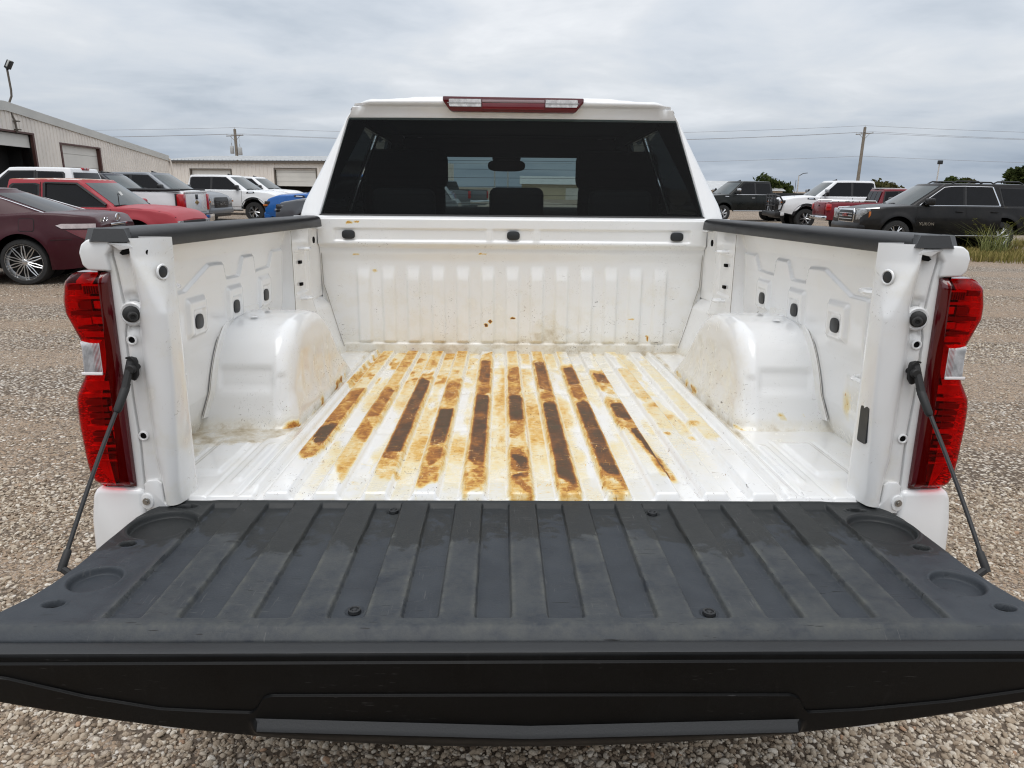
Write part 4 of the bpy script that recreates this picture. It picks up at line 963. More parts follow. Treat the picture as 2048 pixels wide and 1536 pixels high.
# ================================================================== GROUND
TRACKS = ((2.62, .22, 1.0), (4.4, .20, .8), (6.3, .45, .9), (7.9, .40, 1.0), (9.6, .45, .9), (11.6, .5, .9), (14.5, .7, .8))
def ground_mat():
    n = NB('gravel_lot'); g = n.tc('Object')
    warp = n.N.new('ShaderNodeVectorMath'); warp.operation = 'ADD'; n.L(g, warp.inputs[0])
    wn = n.N.new('ShaderNodeVectorMath'); wn.operation = 'SCALE'; wn.inputs[3].default_value = .012; n.L(n.noise(60, 2, .5, col=True), wn.inputs[0]); n.L(wn.outputs[0], warp.inputs[1])
    v1 = n.voro(46, warp.outputs[0]); c1 = n.voro(46, warp.outputs[0], 'Color'); v2 = n.voro(100, warp.outputs[0]); c2 = n.voro(100, warp.outputs[0], 'Color')
    sep = n.N.new('ShaderNodeSeparateColor'); n.L(c1, sep.inputs[0]); sep2 = n.N.new('ShaderNodeSeparateColor'); n.L(c2, sep2.inputs[0])
    st1 = n.ramp(sep.outputs[0], [(0, (.125, .10, .078)), (.3, (.25, .205, .16)), (.55, (.36, .31, .255)), (.8, (.47, .43, .375)), (1, (.58, .55, .50))])
    st2 = n.ramp(sep2.outputs[0], [(0, (.12, .095, .072)), (.5, (.235, .19, .15)), (1, (.40, .36, .31))])
    stone = n.mix(n.rng(v1, .35, .60), st1, (.085, .066, .05))
    fine = n.mix(n.rng(v2, .4, .65), st2, (.10, .075, .055))
    dirt = n.mix(n.noise(9, 6, .65), (.20, .142, .096), (.33, .258, .19))
    band = n.noise(1.0, 5, .6, n.map((.12, .75, 1)), dist=.4); patch = n.noise(1.1, 5, .6)
    cover = n.math('ADD', n.math('MULTIPLY', band, .75), n.math('MULTIPLY', patch, .25))
    sy = n.N.new('ShaderNodeSeparateXYZ'); n.L(g, sy.inputs[0]); yv = n.math('ADD', sy.outputs[1], n.math('MULTIPLY', n.math('SUBTRACT', n.noise(.5, 4, .6), .5), .4)); yv = n.math('ADD', yv, n.math('MULTIPLY', n.math('SUBTRACT', n.noise(4, 3, .6), .5), .22))
    trk = None
    for y0, w, s_ in TRACKS:
        t_ = n.math('MULTIPLY', n.rng(n.math('ABSOLUTE', n.math('SUBTRACT', yv, y0)), w, w * .35, 0, 1, True), s_); trk = t_ if trk is None else n.math('MAXIMUM', trk, t_)
    k = n.math('MULTIPLY', n.rng(cover, .42, .56, .08, 1.0), n.math('SUBTRACT', 1.0, n.math('MULTIPLY', trk, .95)))
    low = n.mix(n.rng(sep2.outputs[1], .35, .5), dirt, fine)
    base = n.mix(n.math('MULTIPLY', n.rng(n.math('ADD', sep.outputs[1], n.math('SUBTRACT', k, .5)), .32, .5), 1.0), low, stone)
    base = n.mix(n.rng(n.noise(.25, 4, .6), .35, .65, 0, .35), base, n.mix(1, base, (.92, .80, .68), 'MULTIPLY'))
    h = n.math('ADD', n.math('MULTIPLY', n.math('SUBTRACT', .6, v1, clamp=True), n.rng(k, 0, 1, .25, 1)), n.math('MULTIPLY', n.math('SUBTRACT', .5, v2, clamp=True), .35))
    base = n.mix(1, base, (1.30, 1.30, 1.30), 'MULTIPLY'); n.set(base=base, rough=.93, spec=.2, normal=n.bump(h, .8, .02))
    return n.m
M_GROUND = ground_mat()
def build_ground():
    def fine(a, b, n): return np.linspace(a, b, n)
    xs = np.r_[-1500, -600, -200, -80, fine(-40, 40, 90), 80, 200, 600, 1500]; ys = np.r_[-1500, -400, -60, fine(-10, 60, 110), 90, 150, 300, 700, 1800]
    X, Y = np.meshgrid(xs, ys)
    Z = .05 * (fbm(X * .35, Y * .5, 3, 3) - .5) * ss(3, 9, np.hypot(X, Y))
    o = grid('ground', np.stack([X, Y, Z], -1), M_GROUND, None); tag(o, kind='structure'); return o
build_ground()

def stone_mat():
    n = NB('loose_stone'); t = n.attr('tint', 'INSTANCER'); o = n.tc()
    col = n.ramp(t, [(0, (.10, .080, .060)), (.18, (.205, .16, .12)), (.40, (.32, .265, .205)), (.62, (.42, .37, .305)), (.82, (.53, .49, .43)), (.93, (.63, .60, .55)), (.97, (.32, .21, .14)), (1, (.34, .23, .16))])
    f = n.noise(2.2, 5, .65)
    col = n.mix(1, col, (1.25, 1.23, 1.20), 'MULTIPLY'); n.set(base=n.mix(n.rng(f, .3, .7, 0, .5), col, n.mix(1, col, (.72, .66, .58), 'MULTIPLY')), rough=.85, spec=.25, normal=n.bump(n.noise(5, 4, .6), .25, .1))
    return n.m
def build_stones():
    col = bpy.data.collections.new('stone_shapes'); M = stone_mat(); rr = random.Random(3)
    for k in range(7):
        bm = bmesh.new(); bmesh.ops.create_icosphere(bm, subdivisions=2, radius=.5)
        cuts = [(Vector((rr.gauss(0, 1), rr.gauss(0, 1), rr.gauss(0, 1))).normalized(), rr.uniform(.28, .44)) for _ in range(9)]
        for v in bm.verts:
            for nrm, dd in cuts:
                e = v.co.dot(nrm) - dd
                if e > 0: v.co -= nrm * e * .85
        me = bpy.data.meshes.new('stone'); bm.to_mesh(me); bm.free(); me.shade_smooth(); me.materials.append(M)
        ob = bpy.data.objects.new('stone', me); col.objects.link(ob)
    pts = []; 
    def scatter(x0, x1, y0, y1, dens, smin, smax, seed):
        r = np.random.default_rng(seed); n = int((x1 - x0) * (y1 - y0) * dens)
        x = r.uniform(x0, x1, n); y = r.uniform(y0, y1, n)
        cov = .75 * fbm(x * .12 + 40, y * 1.0 + 9, 4, 15) + .25 * fbm(x * 1.1, y * 1.1, 4, 16)
        yv = y + (fbm(x * .5, y * .5, 4, 61) - .5) * .4; tr = 0
        for y0, w_, s_ in TRACKS: tr = np.maximum(tr, s_ * ss(w_, w_ * .35, np.abs(yv - y0)))
        keep = r.uniform(0, 1, n) < (.10 + .90 * ss(.43, .53, cov)) * (1 - .88 * tr)
        s = smin + (smax - smin) * r.beta(1.3, 3.2, n)
        return np.stack([x, y, s], 1)[keep]
    A = [scatter(-2.6, 2.6, 1.1, 2.6, 7600, .006, .030, 1), scatter(-4.2, -.75, 2.3, 5.0, 3800, .007, .030, 2), scatter(.75, 4.2, 2.3, 5.0, 3800, .007, .030, 3),
         scatter(-6.5, -1.0, 5.0, 8.5, 800, .011, .034, 4), scatter(1.0, 7.0, 5.0, 8.5, 800, .011, .034, 5), scatter(-10, -2.2, 8.5, 12.5, 220, .014, .034, 6), scatter(2.5, 11, 8.5, 14.5, 220, .014, .034, 7)]
    P = np.concatenate(A); n = len(P); r = np.random.default_rng(8)
    zg = .05 * (fbm(P[:, 0] * .35, P[:, 1] * .5, 3, 3) - .5) * ss(3, 9, np.hypot(P[:, 0], P[:, 1]))
    me = bpy.data.meshes.new('loose_gravel'); me.vertices.add(n)
    me.vertices.foreach_set('co', np.stack([P[:, 0], P[:, 1], zg + P[:, 2] * .12], 1).astype(np.float32).ravel())
    def at(nm, ty, data, key): me.attributes.new(nm, ty, 'POINT').data.foreach_set(key, np.ascontiguousarray(data).ravel())
    at('rot', 'FLOAT_VECTOR', np.stack([r.normal(0, .35, n), r.normal(0, .35, n), r.uniform(0, 6.28, n)], 1).astype(np.float32), 'vector')
    at('scl', 'FLOAT_VECTOR', np.stack([P[:, 2] * r.uniform(.95, 1.45, n), P[:, 2] * r.uniform(.8, 1.1, n), P[:, 2] * r.uniform(.5, .8, n)], 1).astype(np.float32), 'vector')
    at('idx', 'INT', r.integers(0, 7, n).astype(np.int32), 'value'); at('tint', 'FLOAT', (r.beta(2.6, 2.2, n) * .95 + (r.uniform(0, 1, n) < .012) * 1.0).clip(0, 1).astype(np.float32), 'value')
    ob = link(bpy.data.objects.new('loose_gravel', me)); tag(ob, kind='stuff')
    ng = bpy.data.node_groups.new('scatter_stones', 'GeometryNodeTree')
    ng.interface.new_socket('Geometry', in_out='INPUT', socket_type='NodeSocketGeometry'); ng.interface.new_socket('Geometry', in_out='OUTPUT', socket_type='NodeSocketGeometry')
    N = ng.nodes; gi = N.new('NodeGroupInput'); go = N.new('NodeGroupOutput'); ip = N.new('GeometryNodeInstanceOnPoints'); ci = N.new('GeometryNodeCollectionInfo')
    ci.inputs[0].default_value = col; ci.inputs['Separate Children'].default_value = True; ci.inputs['Reset Children'].default_value = True
    ip.inputs['Pick Instance'].default_value = True
    def na(nm, ty):
        q = N.new('GeometryNodeInputNamedAttribute'); q.data_type = ty; q.inputs[0].default_value = nm; return q.outputs[0]
    L = ng.links.new
    mp = N.new('GeometryNodeMeshToPoints'); L(gi.outputs[0], mp.inputs[0])
    L(mp.outputs[0], ip.inputs['Points']); L(ci.outputs[0], ip.inputs['Instance']); L(na('idx', 'INT'), ip.inputs['Instance Index'])
    er = N.new('FunctionNodeEulerToRotation'); L(na('rot', 'FLOAT_VECTOR'), er.inputs[0]); L(er.outputs[0], ip.inputs['Rotation']); L(na('scl', 'FLOAT_VECTOR'), ip.inputs['Scale'])
    L(ip.outputs[0], go.inputs[0])
    m = ob.modifiers.new('scatter', 'NODES'); m.node_group = ng
build_stones()

# ================================================================== BUILDINGS
def ribbed_mat(name, base, rough=.5):
    return simple(name, base, rough, var=.07, nscale=.8, spec=.35)
M_WALL = ribbed_mat('tan_ribbed_steel', (.80, .745, .68)); M_ROOFTRIM = ribbed_mat('grey_roof_trim', (.55, .545, .51)); M_BROWN = ribbed_mat('brown_door_jamb', (.085, .035, .028))
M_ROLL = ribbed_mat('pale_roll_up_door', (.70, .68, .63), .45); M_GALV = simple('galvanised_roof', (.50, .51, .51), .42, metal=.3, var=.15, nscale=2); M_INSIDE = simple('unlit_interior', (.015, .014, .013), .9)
M_GUTTER = ribbed_mat('brown_gutter', (.13, .11, .09))
class Wall:
    """flat wall frame: u runs along it, z up, n points outwards"""
    def __init__(s, p0, p1):
        s.p = np.array(p0, float); d = np.array(p1, float) - s.p; s.len = np.hypot(*d); s.d = d / s.len; s.n = np.array([s.d[1], -s.d[0]])
    def pt(s, u, z, off=0.0): q = s.p + s.d * u + s.n * off; return (q[0], q[1], z)
    def quad(s, mb, u0, u1, z0, z1, o0, o1=None):
        o1 = o0 if o1 is None else o1
        mb.add([s.pt(u0, z0, o0), s.pt(u1, z0, o0), s.pt(u1, z1, o1), s.pt(u0, z1, o1)], [(0, 1, 2, 3)])
    def slab(s, u0, u1, z0, z1, o0, o1):
        V = [s.pt(u, z, o) for o in (o0, o1) for u, z in ((u0, z0), (u1, z0), (u1, z1), (u0, z1))]
        return MB().add(V, [(0, 1, 2, 3), (7, 6, 5, 4), (0, 4, 5, 1), (1, 5, 6, 2), (2, 6, 7, 3), (3, 7, 4, 0)])
def ribbed_panel(w, u0, u1, zlo, zhi_fn, pitch=.305):
    """a profiled sheet: flat pans with a raised rib at each joint"""
    mb = MB(); us = []
    k0, k1 = math.floor(u0 / pitch), math.ceil(u1 / pitch)
    for k in range(k0, k1 + 1):
        for du, o in ((-.030, 0), (-.016, .032), (.016, .032), (.030, 0), (.11, 0), (.12, .007), (.15, .007), (.16, 0)):
            u = k * pitch + du
            if u0 <= u <= u1: us.append((u, o))
    us = [(u0, 0)] + us + [(u1, 0)]
    V = []
    for u, o in us: V += [w.pt(u, zlo, o), w.pt(u, zhi_fn(u), o)]
    mb.add(V, [(2 * i, 2 * i + 2, 2 * i + 3, 2 * i + 1) for i in range(len(us) - 1)]); return mb
def roll_door(w, parent, u0, u1, z1, open_to=0.0, slat=.53, dark=False):
    d = empty('roller_door'); d.parent = parent
    z = open_to
    if open_to > 0:
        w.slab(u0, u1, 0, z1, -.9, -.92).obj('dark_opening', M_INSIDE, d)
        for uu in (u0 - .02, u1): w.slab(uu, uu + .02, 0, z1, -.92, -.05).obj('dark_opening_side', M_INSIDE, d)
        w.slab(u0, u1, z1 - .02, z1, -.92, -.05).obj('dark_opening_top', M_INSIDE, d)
    while z < z1 - .05:
        h = min(slat, z1 - z); s_ = w.slab(u0, u1, z + .012, z + h, -.14, -.10).obj('door_panel', M_ROLL, d); z += h
    w.slab(u0 + .02, u1 - .02, open_to + .02, z1, -.17, -.145).obj('door_backing', M_ROLL, d)
    return d
def build_hall():
    r = empty('metal_building', (-19.5, 33, 0)); tag(r, 'tall tan ribbed metal workshop with a sloping roof trim and roll-up doors at left', 'building')
    inv = lambda o: o
    ch = []
    w = Wall((-16.25, 18.0), (-21.02, 45.0)); L = w.len
    # low pitched gable: the ridge is level with the near end of the view
    um = 8.2
    top = lambda u: 3.94 - (u - um) * .0560 if u > um else 3.94 - (um - u) * .0555
    w.n = -w.n if np.dot(w.n, np.array([0, 0]) - w.p) < 0 else w.n
    root = r
    def P(o): o.parent = root; o.matrix_parent_inverse = Matrix.Translation(root.location).inverted(); return o
    d2 = (12.35, 16.40, 3.0); d1 = (4.2, 9.95, 3.2)
    # wall sheets round the openings
    for a, b, lo in ((0, d1[0], 0), (d1[0], d1[1], d1[2]), (d1[1], d2[0], 0), (d2[0], d2[1], d2[2]), (d2[1], L, 0)):
        P(ribbed_panel(w, a, b, lo, lambda u: top(u) - .02).obj('wall', M_WALL, None, smooth=False))
    for dd, op in ((d1, 2.72), (d2, 0.0)):
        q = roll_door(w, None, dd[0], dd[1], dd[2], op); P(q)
        for uu in (dd[0] - .10, dd[1]): P(w.slab(uu, uu + .14, 0, dd[2] + .02, -.42, .05).obj('door_jamb', M_BROWN, None, smooth=False))
        P(w.slab(dd[0] - .10, dd[1] + .14, dd[2], dd[2] + .06, -.30, .055).obj('door_head_trim', M_BROWN, None, smooth=False))
    # gable trim and roof
    for a, b in ((0, um), (um, L)):
        V = [w.pt(a, top(a) - .05, .07), w.pt(b, top(b) - .05, .07), w.pt(b, top(b) + .26, .07), w.pt(a, top(a) + .26, .07), w.pt(a, top(a) - .05, -.05), w.pt(b, top(b) - .05, -.05), w.pt(b, top(b) + .26, -.05), w.pt(a, top(a) + .26, -.05)]
        P(MB().add(V, [(0, 1, 2, 3), (7, 6, 5, 4), (0, 4, 5, 1), (1, 5, 6, 2), (2, 6, 7, 3), (3, 7, 4, 0)]).obj('gable_trim', M_ROOFTRIM, None, smooth=False))
        V = [w.pt(a, top(a) + .20, .05), w.pt(b, top(b) + .20, .05), w.pt(b, top(b) + .20, -22), w.pt(a, top(a) + .20, -22)]
        P(MB().add(V, [(0, 1, 2, 3)]).obj('roof', M_GALV, None, smooth=False))
    # return wall at the far corner
    w2 = Wall(w.pt(L, 0)[:2], w.pt(L, 0, -20)[:2]); w2.n = w.d
    P(ribbed_panel(w2, 0, 20, 0, lambda u: top(L)).obj('wall', M_WALL, None, smooth=False))
    w3 = Wall(w.pt(0, 0, -.1)[:2], w.pt(0, 0, -20)[:2]); P(ribbed_panel(w3, 0, 20, 0, lambda u: top(0)).obj('wall', M_WALL, None, smooth=False))
    P(MB().tube([w.pt(L - .1, top(L) + .1, .12), w.pt(L - .02, top(L) - .25, .16), w.pt(L - .02, .2, .16)], .05, 8).obj('downpipe', M_WALL, None))
    # curved lamp pole on the wall
    lp = empty('floodlight_pole', w.pt(8.7, 3.3, .1)); tag(lp, 'thin bent grey pole with a flood lamp fixed above the open workshop door', 'pole light')
    x0, y0, z0 = 0, 0, 0
    b = MB().tube([(0, 0, -.1), (-.02, 0, .30), (-.14, -.02, .62), (-.15, -.02, .80), (.0, 0, 1.10), (.02, .0, 1.30), (.0, 0, 2.0)], .035, 8); b.obj('pole', M_GUTTER, lp)
    for zz in (.0, .28): MB().box((0, .05, zz), (.16, .16, .04)).obj('bracket', M_GUTTER, lp)
    hd = MB().box((.10, -.02, 2.12), (.13, .22, .30), .02, Matrix.Rotation(.55, 3, 'Y')); hd.obj('lamp_head', M_PLUG, lp)
    MB().box((.145, -.075, 2.15), (.05, .16, .24), .01, Matrix.Rotation(.55, 3, 'Y')).obj('lamp_lens', simple('lamp_glass', (.55, .55, .52), .2), lp)
    MB().tube([(0, 0, 1.98), (.05, -.02, 2.04)], .05, 8).obj('lamp_arm', M_PLUG, lp)
    return w
HALLWALL = build_hall()
def build_shed():
    r = empty('metal_shed', (-16, 50, 0)); tag(r, 'low tan ribbed metal shed with galvanised roof edge and two roller doors', 'building')
    w = Wall((-24.6, 52.2), (-7.5, 47.2)); w.n = -w.n if w.n[1] > 0 else w.n; L = w.len
    def P(o): o.parent = r; o.matrix_parent_inverse = Matrix.Translation(r.location).inverted(); return o
    H = 2.92; doors = [(2.08, 5.34, 2.47, 0.0), (8.85, 11.95, 2.54, 1.42)]
    spans = [(0, doors[0][0], 0), (doors[0][0], doors[0][1], 2.46), (doors[0][1], doors[1][0], 0), (doors[1][0], doors[1][1], 2.5), (doors[1][1], L, 0)]
    for a, b, lo in spans: P(ribbed_panel(w, a, b, lo, lambda u: H).obj('wall', M_WALL, None, smooth=False))
    for a, b, z, op in doors:
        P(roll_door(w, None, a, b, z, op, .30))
        P(w.slab(a - .08, a, 0, z + .06, -.2, .05).obj('door_jamb', M_GUTTER, None, smooth=False)); P(w.slab(b, b + .08, 0, z + .06, -.2, .05).obj('door_jamb', M_GUTTER, None, smooth=False)); P(w.slab(a, b, z, z + .06, -.2, .05).obj('door_head_trim', M_GUTTER, None, smooth=False))
    P(w.slab(-.2, L, H - .02, H + .14, -.05, .20).obj('gutter', M_GUTTER, None, smooth=False))
    mb = MB(); V = []; us = []
    for k in range(int(L / .305)):
        for du, z in ((0, .0), (.03, .04), (.06, .04), (.09, 0)): us.append((k * .305 + du, z))
    for u, z in us: V += [w.pt(u, H + .15 + z, .24), w.pt(u, H + .62 + z, -5.0)]
    mb.add(V, [(2 * i, 2 * i + 2, 2 * i + 3, 2 * i + 1) for i in range(len(us) - 1)]); P(mb.obj('roof', M_GALV, None, smooth=False))
    w3 = Wall(w.pt(L, 0)[:2], w.pt(L, 0, -10)[:2]); P(ribbed_panel(w3, 0, 10, 0, lambda u: H + .3).obj('wall', M_WALL, None, smooth=False))
build_shed()
def far_building(x, y, sx, sy, h, base, label, rz=0):
    r = empty('far_building', (x, y, 0), rz); tag(r, label, 'building')
    MB().box((0, 0, h / 2), (sx, sy, h)).obj('wall', ribbed_mat('far_wall', base), r, smooth=False)
    MB().prism([(-sy / 2 - .3, h), (sy / 2 + .3, h), (0, h + sy * .14)], 'x', -sx / 2 - .3, sx / 2 + .3).obj('roof', M_GALV, r, smooth=False)
    MB().box((0, -sy / 2 - .02, h * .38), (sx * .2, .06, h * .76)).obj('door', M_ROLL, r, smooth=False)
far_building(27.5, 92, 9, 8, 1.55, (.52, .42, .30), 'far tan building with pale roof patches seen past the right cab pillar')
far_building(8.5, 105, 15, 8, 2.0, (.55, .47, .33), 'far sand coloured building seen through the rear window')

# ================================================================== POLES AND WIRES
M_POLE = simple('weathered_pole_wood', (.22, .19, .155), .85, var=.25, nscale=3); M_TRANS = simple('transformer_grey', (.42, .43, .43), .45); M_WIRE = simple('wire', (.30, .30, .31), .6)
def utility_pole(x, y, h, label, trans=False, arm_dir=1.0, arm_rot=0.0):
    r = empty('utility_pole', (x, y, 0)); tag(r, label, 'utility pole', 'utility poles along the road behind the lot')
    MB().tube([(0, 0, 0), (0, 0, h)], [.27, .20], 10).obj('pole', M_POLE, r)
    ca, sa = math.cos(arm_rot), math.sin(arm_rot); A = lambda t, z: (t * ca, t * sa - .12, z)
    arm = MB().tube([A(-1.25, h - .95 - .10), A(1.25, h - .95 + .10)], .07, 6); arm.obj('crossarm', M_POLE, r)
    MB().tube([A(.75, h - .90), A(.05, h - 1.75)], .03, 6).obj('brace', M_POLE, r); MB().tube([A(-.75, h - 1.0), A(-.05, h - 1.75)], .03, 6).obj('brace', M_POLE, r)
    for t in (-1.15, -.45, 1.15): MB().lathe([(.03, 0), (.07, .04), (.04, .10), (.07, .14), (.03, .20)], 'z', A(t, h - .9), 8).obj('insulator', M_TRANS, r)
    MB().lathe([(.03, 0), (.06, .05), (.03, .25)], 'z', (0, 0, h), 8).obj('insulator', M_TRANS, r)
    if trans:
        for sx, zz in ((-.62, h - 3.6), (.62, h - 3.8)):
            MB().lathe([(.0, 0), (.27, 0), (.30, .06), (.30, 1.05), (.24, 1.15), (0, 1.18)], 'z', (sx, -.1, zz), 14, cap=False).obj('transformer', M_TRANS, r)
            MB().tube([(sx, -.1, zz + 1.15), (sx, -.1, zz + 1.6)], .035, 6).obj('bushing', M_POLE, r)
            MB().tube([(sx, -.1, zz + 1.6), (sx * 1.1, -.1, h - 2.0), (sx * .9, -.1, h - 1.0)], .015, 5).obj('drop_wire', M_WIRE, r)
    return (x, y, h, arm_rot)
PL = utility_pole(-43.0, 115, 9.55, 'wooden utility pole with crossarm and two grey transformers above the shed roof', True, arm_rot=.2)
PR = utility_pole(53.3, 115, 11.1, 'bare wooden utility pole with one crossarm rising behind the white truck at right', False, arm_rot=-.2)
PX = utility_pole(-150, 118, 10.0, 'distant wooden utility pole beyond the left edge', False); PY = utility_pole(165, 108, 11.0, 'distant wooden utility pole beyond the right edge', False)
def wire(a, b, sag, r=.022):
    a, b = np.array(a), np.array(b); pts = [tuple(a + (b - a) * t - np.array([0, 0, sag * 4 * t * (1 - t)])) for t in np.linspace(0, 1, 26)]
    o = MB().tube(pts, r, 5).obj('power_line', M_WIRE); return o
def wires(p, q, label, grp):
    for k, (t, dz, sg) in enumerate(((0, .22, 1.1), (-1.1, -.75, 1.2), (1.1, -.65, 1.3), (0, -4.2, 1.0))):
        a = (p[0] + t * math.cos(p[3]), p[1] + t * math.sin(p[3]), p[2] + dz); b = (q[0] + t * math.cos(q[3]), q[1] + t * math.sin(q[3]), q[2] + dz)
        lab = ('topmost thin wire ', 'second thin wire from the top ', 'third thin wire from the top ', 'single lowest thin wire ')[k] + label
        tag(wire(a, b, sg), lab, 'power line', 'power lines strung between the utility poles')
wires(PX, PL, 'running left from the pole with transformers', 0); wires(PL, PR, 'between the two visible utility poles', 0); wires(PR, PY, 'running right from the bare wooden pole', 0)
def mast(x, y, h, label, grp=None, head=True):
    r = empty('light_mast', (x, y, 0)); tag(r, label, 'light mast', grp)
    MB().tube([(0, 0, 0), (0, 0, h)], [.10, .07], 8).obj('pole', simple('mast_paint', (.55, .53, .50), .5, var=.3), r)
    if head: MB().box((.05, 0, h + .15), (.55, .3, .45), .05).obj('lamp_head', M_PLUG, r)
    else: MB().tube([(0, 0, h - .05), (.5, 0, h + .25), (1.0, 0, h + .3)], .05, 6).obj('lamp_arm', M_PLUG, r)
mast(51.3, 90, 5.0, 'slim pale mast with a boxy lamp head above the charcoal SUV roof')
mast(-2.6, 95, 5.4, 'thin grey mast seen left of the cab mirror through the glass', None, False); mast(-.9, 95, 5.3, 'thin grey street lamp seen through the cab glass below the mirror', None, False)
mast(34.5, 90, 3.4, 'short dark post behind the black truck cab', None, False)

# ================================================================== TREES, GRASS
def leaf_mat(name, a, b):
    n = NB(name); n.N.remove(n.b)
    oi = n.attr('leaf'); col = n.ramp(oi, [(0, a), (1, b)])
    d = n.N.new('ShaderNodeBsdfDiffuse'); t = n.N.new('ShaderNodeBsdfTranslucent'); n.L(col, d.inputs[0]); n.L(col, t.inputs[0])
    m = n.N.new('ShaderNodeMixShader'); m.inputs[0].default_value = .3; n.L(d.outputs[0], m.inputs[1]); n.L(t.outputs[0], m.inputs[2]); n.L(m.outputs[0], n.out.inputs[0]); return n.m
M_LEAF = leaf_mat('dark_green_leaves', (.022, .034, .012), (.085, .105, .035)); M_LEAF2 = leaf_mat('olive_leaves', (.040, .042, .016), (.125, .115, .05)); M_BARK = simple('bark', (.10, .08, .06), .9, var=.3)
M_GRASS = leaf_mat('dry_grass_blades', (.13, .13, .035), (.36, .29, .12)); M_WEED = leaf_mat('green_weed_blades', (.12, .15, .05), (.36, .37, .16))
def leaves_mesh(P, size, rng):
    n = len(P); a = rng.normal(size=(n, 3)); a /= np.linalg.norm(a, axis=1, keepdims=True); b = np.cross(a, rng.normal(size=(n, 3))); b /= np.linalg.norm(b, axis=1, keepdims=True)
    s = size * rng.uniform(.6, 1.4, (n, 1)); V = np.stack([P - a * s, P + b * s * .45, P + a * s, P - b * s * .45], 1).reshape(-1, 3)
    return V, np.arange(4 * n).reshape(n, 4), np.repeat(rng.uniform(0, 1, n), 4)
def tree(x, y, h, w, label, seed, mat=None, lobes=9, dens=1.0, trunk=.35, leaf=.28, name='tree'):
    rng = np.random.default_rng(seed); r = empty(name, (x, y, 0)); tag(r, label, 'tree', 'trees on the far edge of the lot')
    tr = MB(); tr.tube([(0, 0, 0), (.1, 0, h * .3), (.0, .1, h * .6), (.1, 0, h * .85)], [h * .035, h * .028, h * .018, h * .006], 8)
    C_ = []
    for k in range(lobes):
        q = rng.uniform(0, 6.28); rad = w * .36 * math.sqrt(rng.uniform(0, 1)); z = h * rng.uniform(trunk, .86)
        rad *= 1.15 - .75 * max(0, (z / h - .45)); c = np.array([rad * math.cos(q), rad * math.sin(q), z]); C_.append((c, w * rng.uniform(.13, .24)))
        tr.tube([(0, 0, z * .55), tuple(c * .6 + np.array([0, 0, z * .25])), tuple(c)], [h * .012, h * .008, h * .003], 5)
    tr.obj('trunk', M_BARK, r)
    pts = []
    for c, rr in C_:
        m = int(230 * dens * (rr / (w * .18)) ** 2); d = rng.normal(size=(m, 3)); d /= np.linalg.norm(d, axis=1, keepdims=True)
        d *= (rr * rng.uniform(.35, 1.08, (m, 1)) ** .6) * (1 + .35 * np.sin(d[:, :1] * 7 + d[:, 1:2] * 5)); d[:, 2] *= .75; pts.append(c + d)
    V, F, at = leaves_mesh(np.concatenate(pts), leaf, rng); raw('crown', V, F, mat or M_LEAF, r, False, None, dict(leaf=at))
tree(30.6, 90, 3.7, 5.0, 'small ragged green tree with gaps behind the black truck', 11, M_LEAF, 8, .8, .25)
tree(33.2, 91, 2.3, 4.6, 'low bushy dark tree just right of the ragged tree', 12, M_LEAF, 6, .9, .2)
tree(45.6, 92, 2.75, 4.6, 'broad low olive tree behind the red pickup roof', 13, M_LEAF2, 12, 1.0, .25)
tree(54.4, 92, 3.5, 3.6, 'dark rounded tree above the front of the charcoal SUV roof', 14, M_LEAF, 9, 1.0, .25)
tree(58.6, 96, 3.3, 3.6, 'pale olive tree between the two dark trees at right', 16, M_LEAF2, 8, .9, .25)
tree(62.8, 90, 5.3, 4.8, 'tallest dense dark tree at the right edge above the SUV', 15, M_LEAF, 16, 1.5, .2)
tree(6.5, 112, 3.3, 5.5, 'far round tree seen through the rear window', 17, M_LEAF2, 8, .8, .25); tree(13.0, 113, 2.9, 7.5, 'far low wide tree seen through the rear window at right', 18, M_LEAF, 9, .8, .25)
tree(19.0, 118, 2.6, 7, 'far low tree line clump hidden mostly by the cab', 19, M_LEAF, 8, .8, .25)
tree(29.0, 99, 2.4, 3.0, 'bare brown shrub top beside the far tan roof', 20, M_LEAF2, 5, .35, .3)
def blades(name, P, hts, width, lean, rng, mat, attr_lo=0, kind=None):
    n = len(P); q = rng.uniform(0, 6.28, n); l = lean * hts * rng.uniform(.3, 1.2, n); dx, dy = np.cos(q) * l, np.sin(q) * l; px, py = -np.sin(q) * width, np.cos(q) * width
    z0 = P[:, 2]; a = np.stack([P[:, 0] - px, P[:, 1] - py, z0], 1); b = np.stack([P[:, 0] + px, P[:, 1] + py, z0], 1)
    m1 = np.stack([P[:, 0] + dx * .35 - px * .8, P[:, 1] + dy * .35 - py * .8, z0 + hts * .6], 1); m2 = np.stack([P[:, 0] + dx * .35 + px * .8, P[:, 1] + dy * .35 + py * .8, z0 + hts * .6], 1)
    t1 = np.stack([P[:, 0] + dx - px * .1, P[:, 1] + dy - py * .1, z0 + hts], 1); t2 = np.stack([P[:, 0] + dx + px * .1, P[:, 1] + dy + py * .1, z0 + hts], 1)
    V = np.stack([a, b, m2, m1, t2, t1], 1).reshape(-1, 3); i = np.arange(n) * 6
    F = np.concatenate([np.stack([i, i + 1, i + 2, i + 3], 1), np.stack([i + 3, i + 2, i + 4, i + 5], 1)])
    return V, F, np.repeat(rng.uniform(0, 1, n), 6)
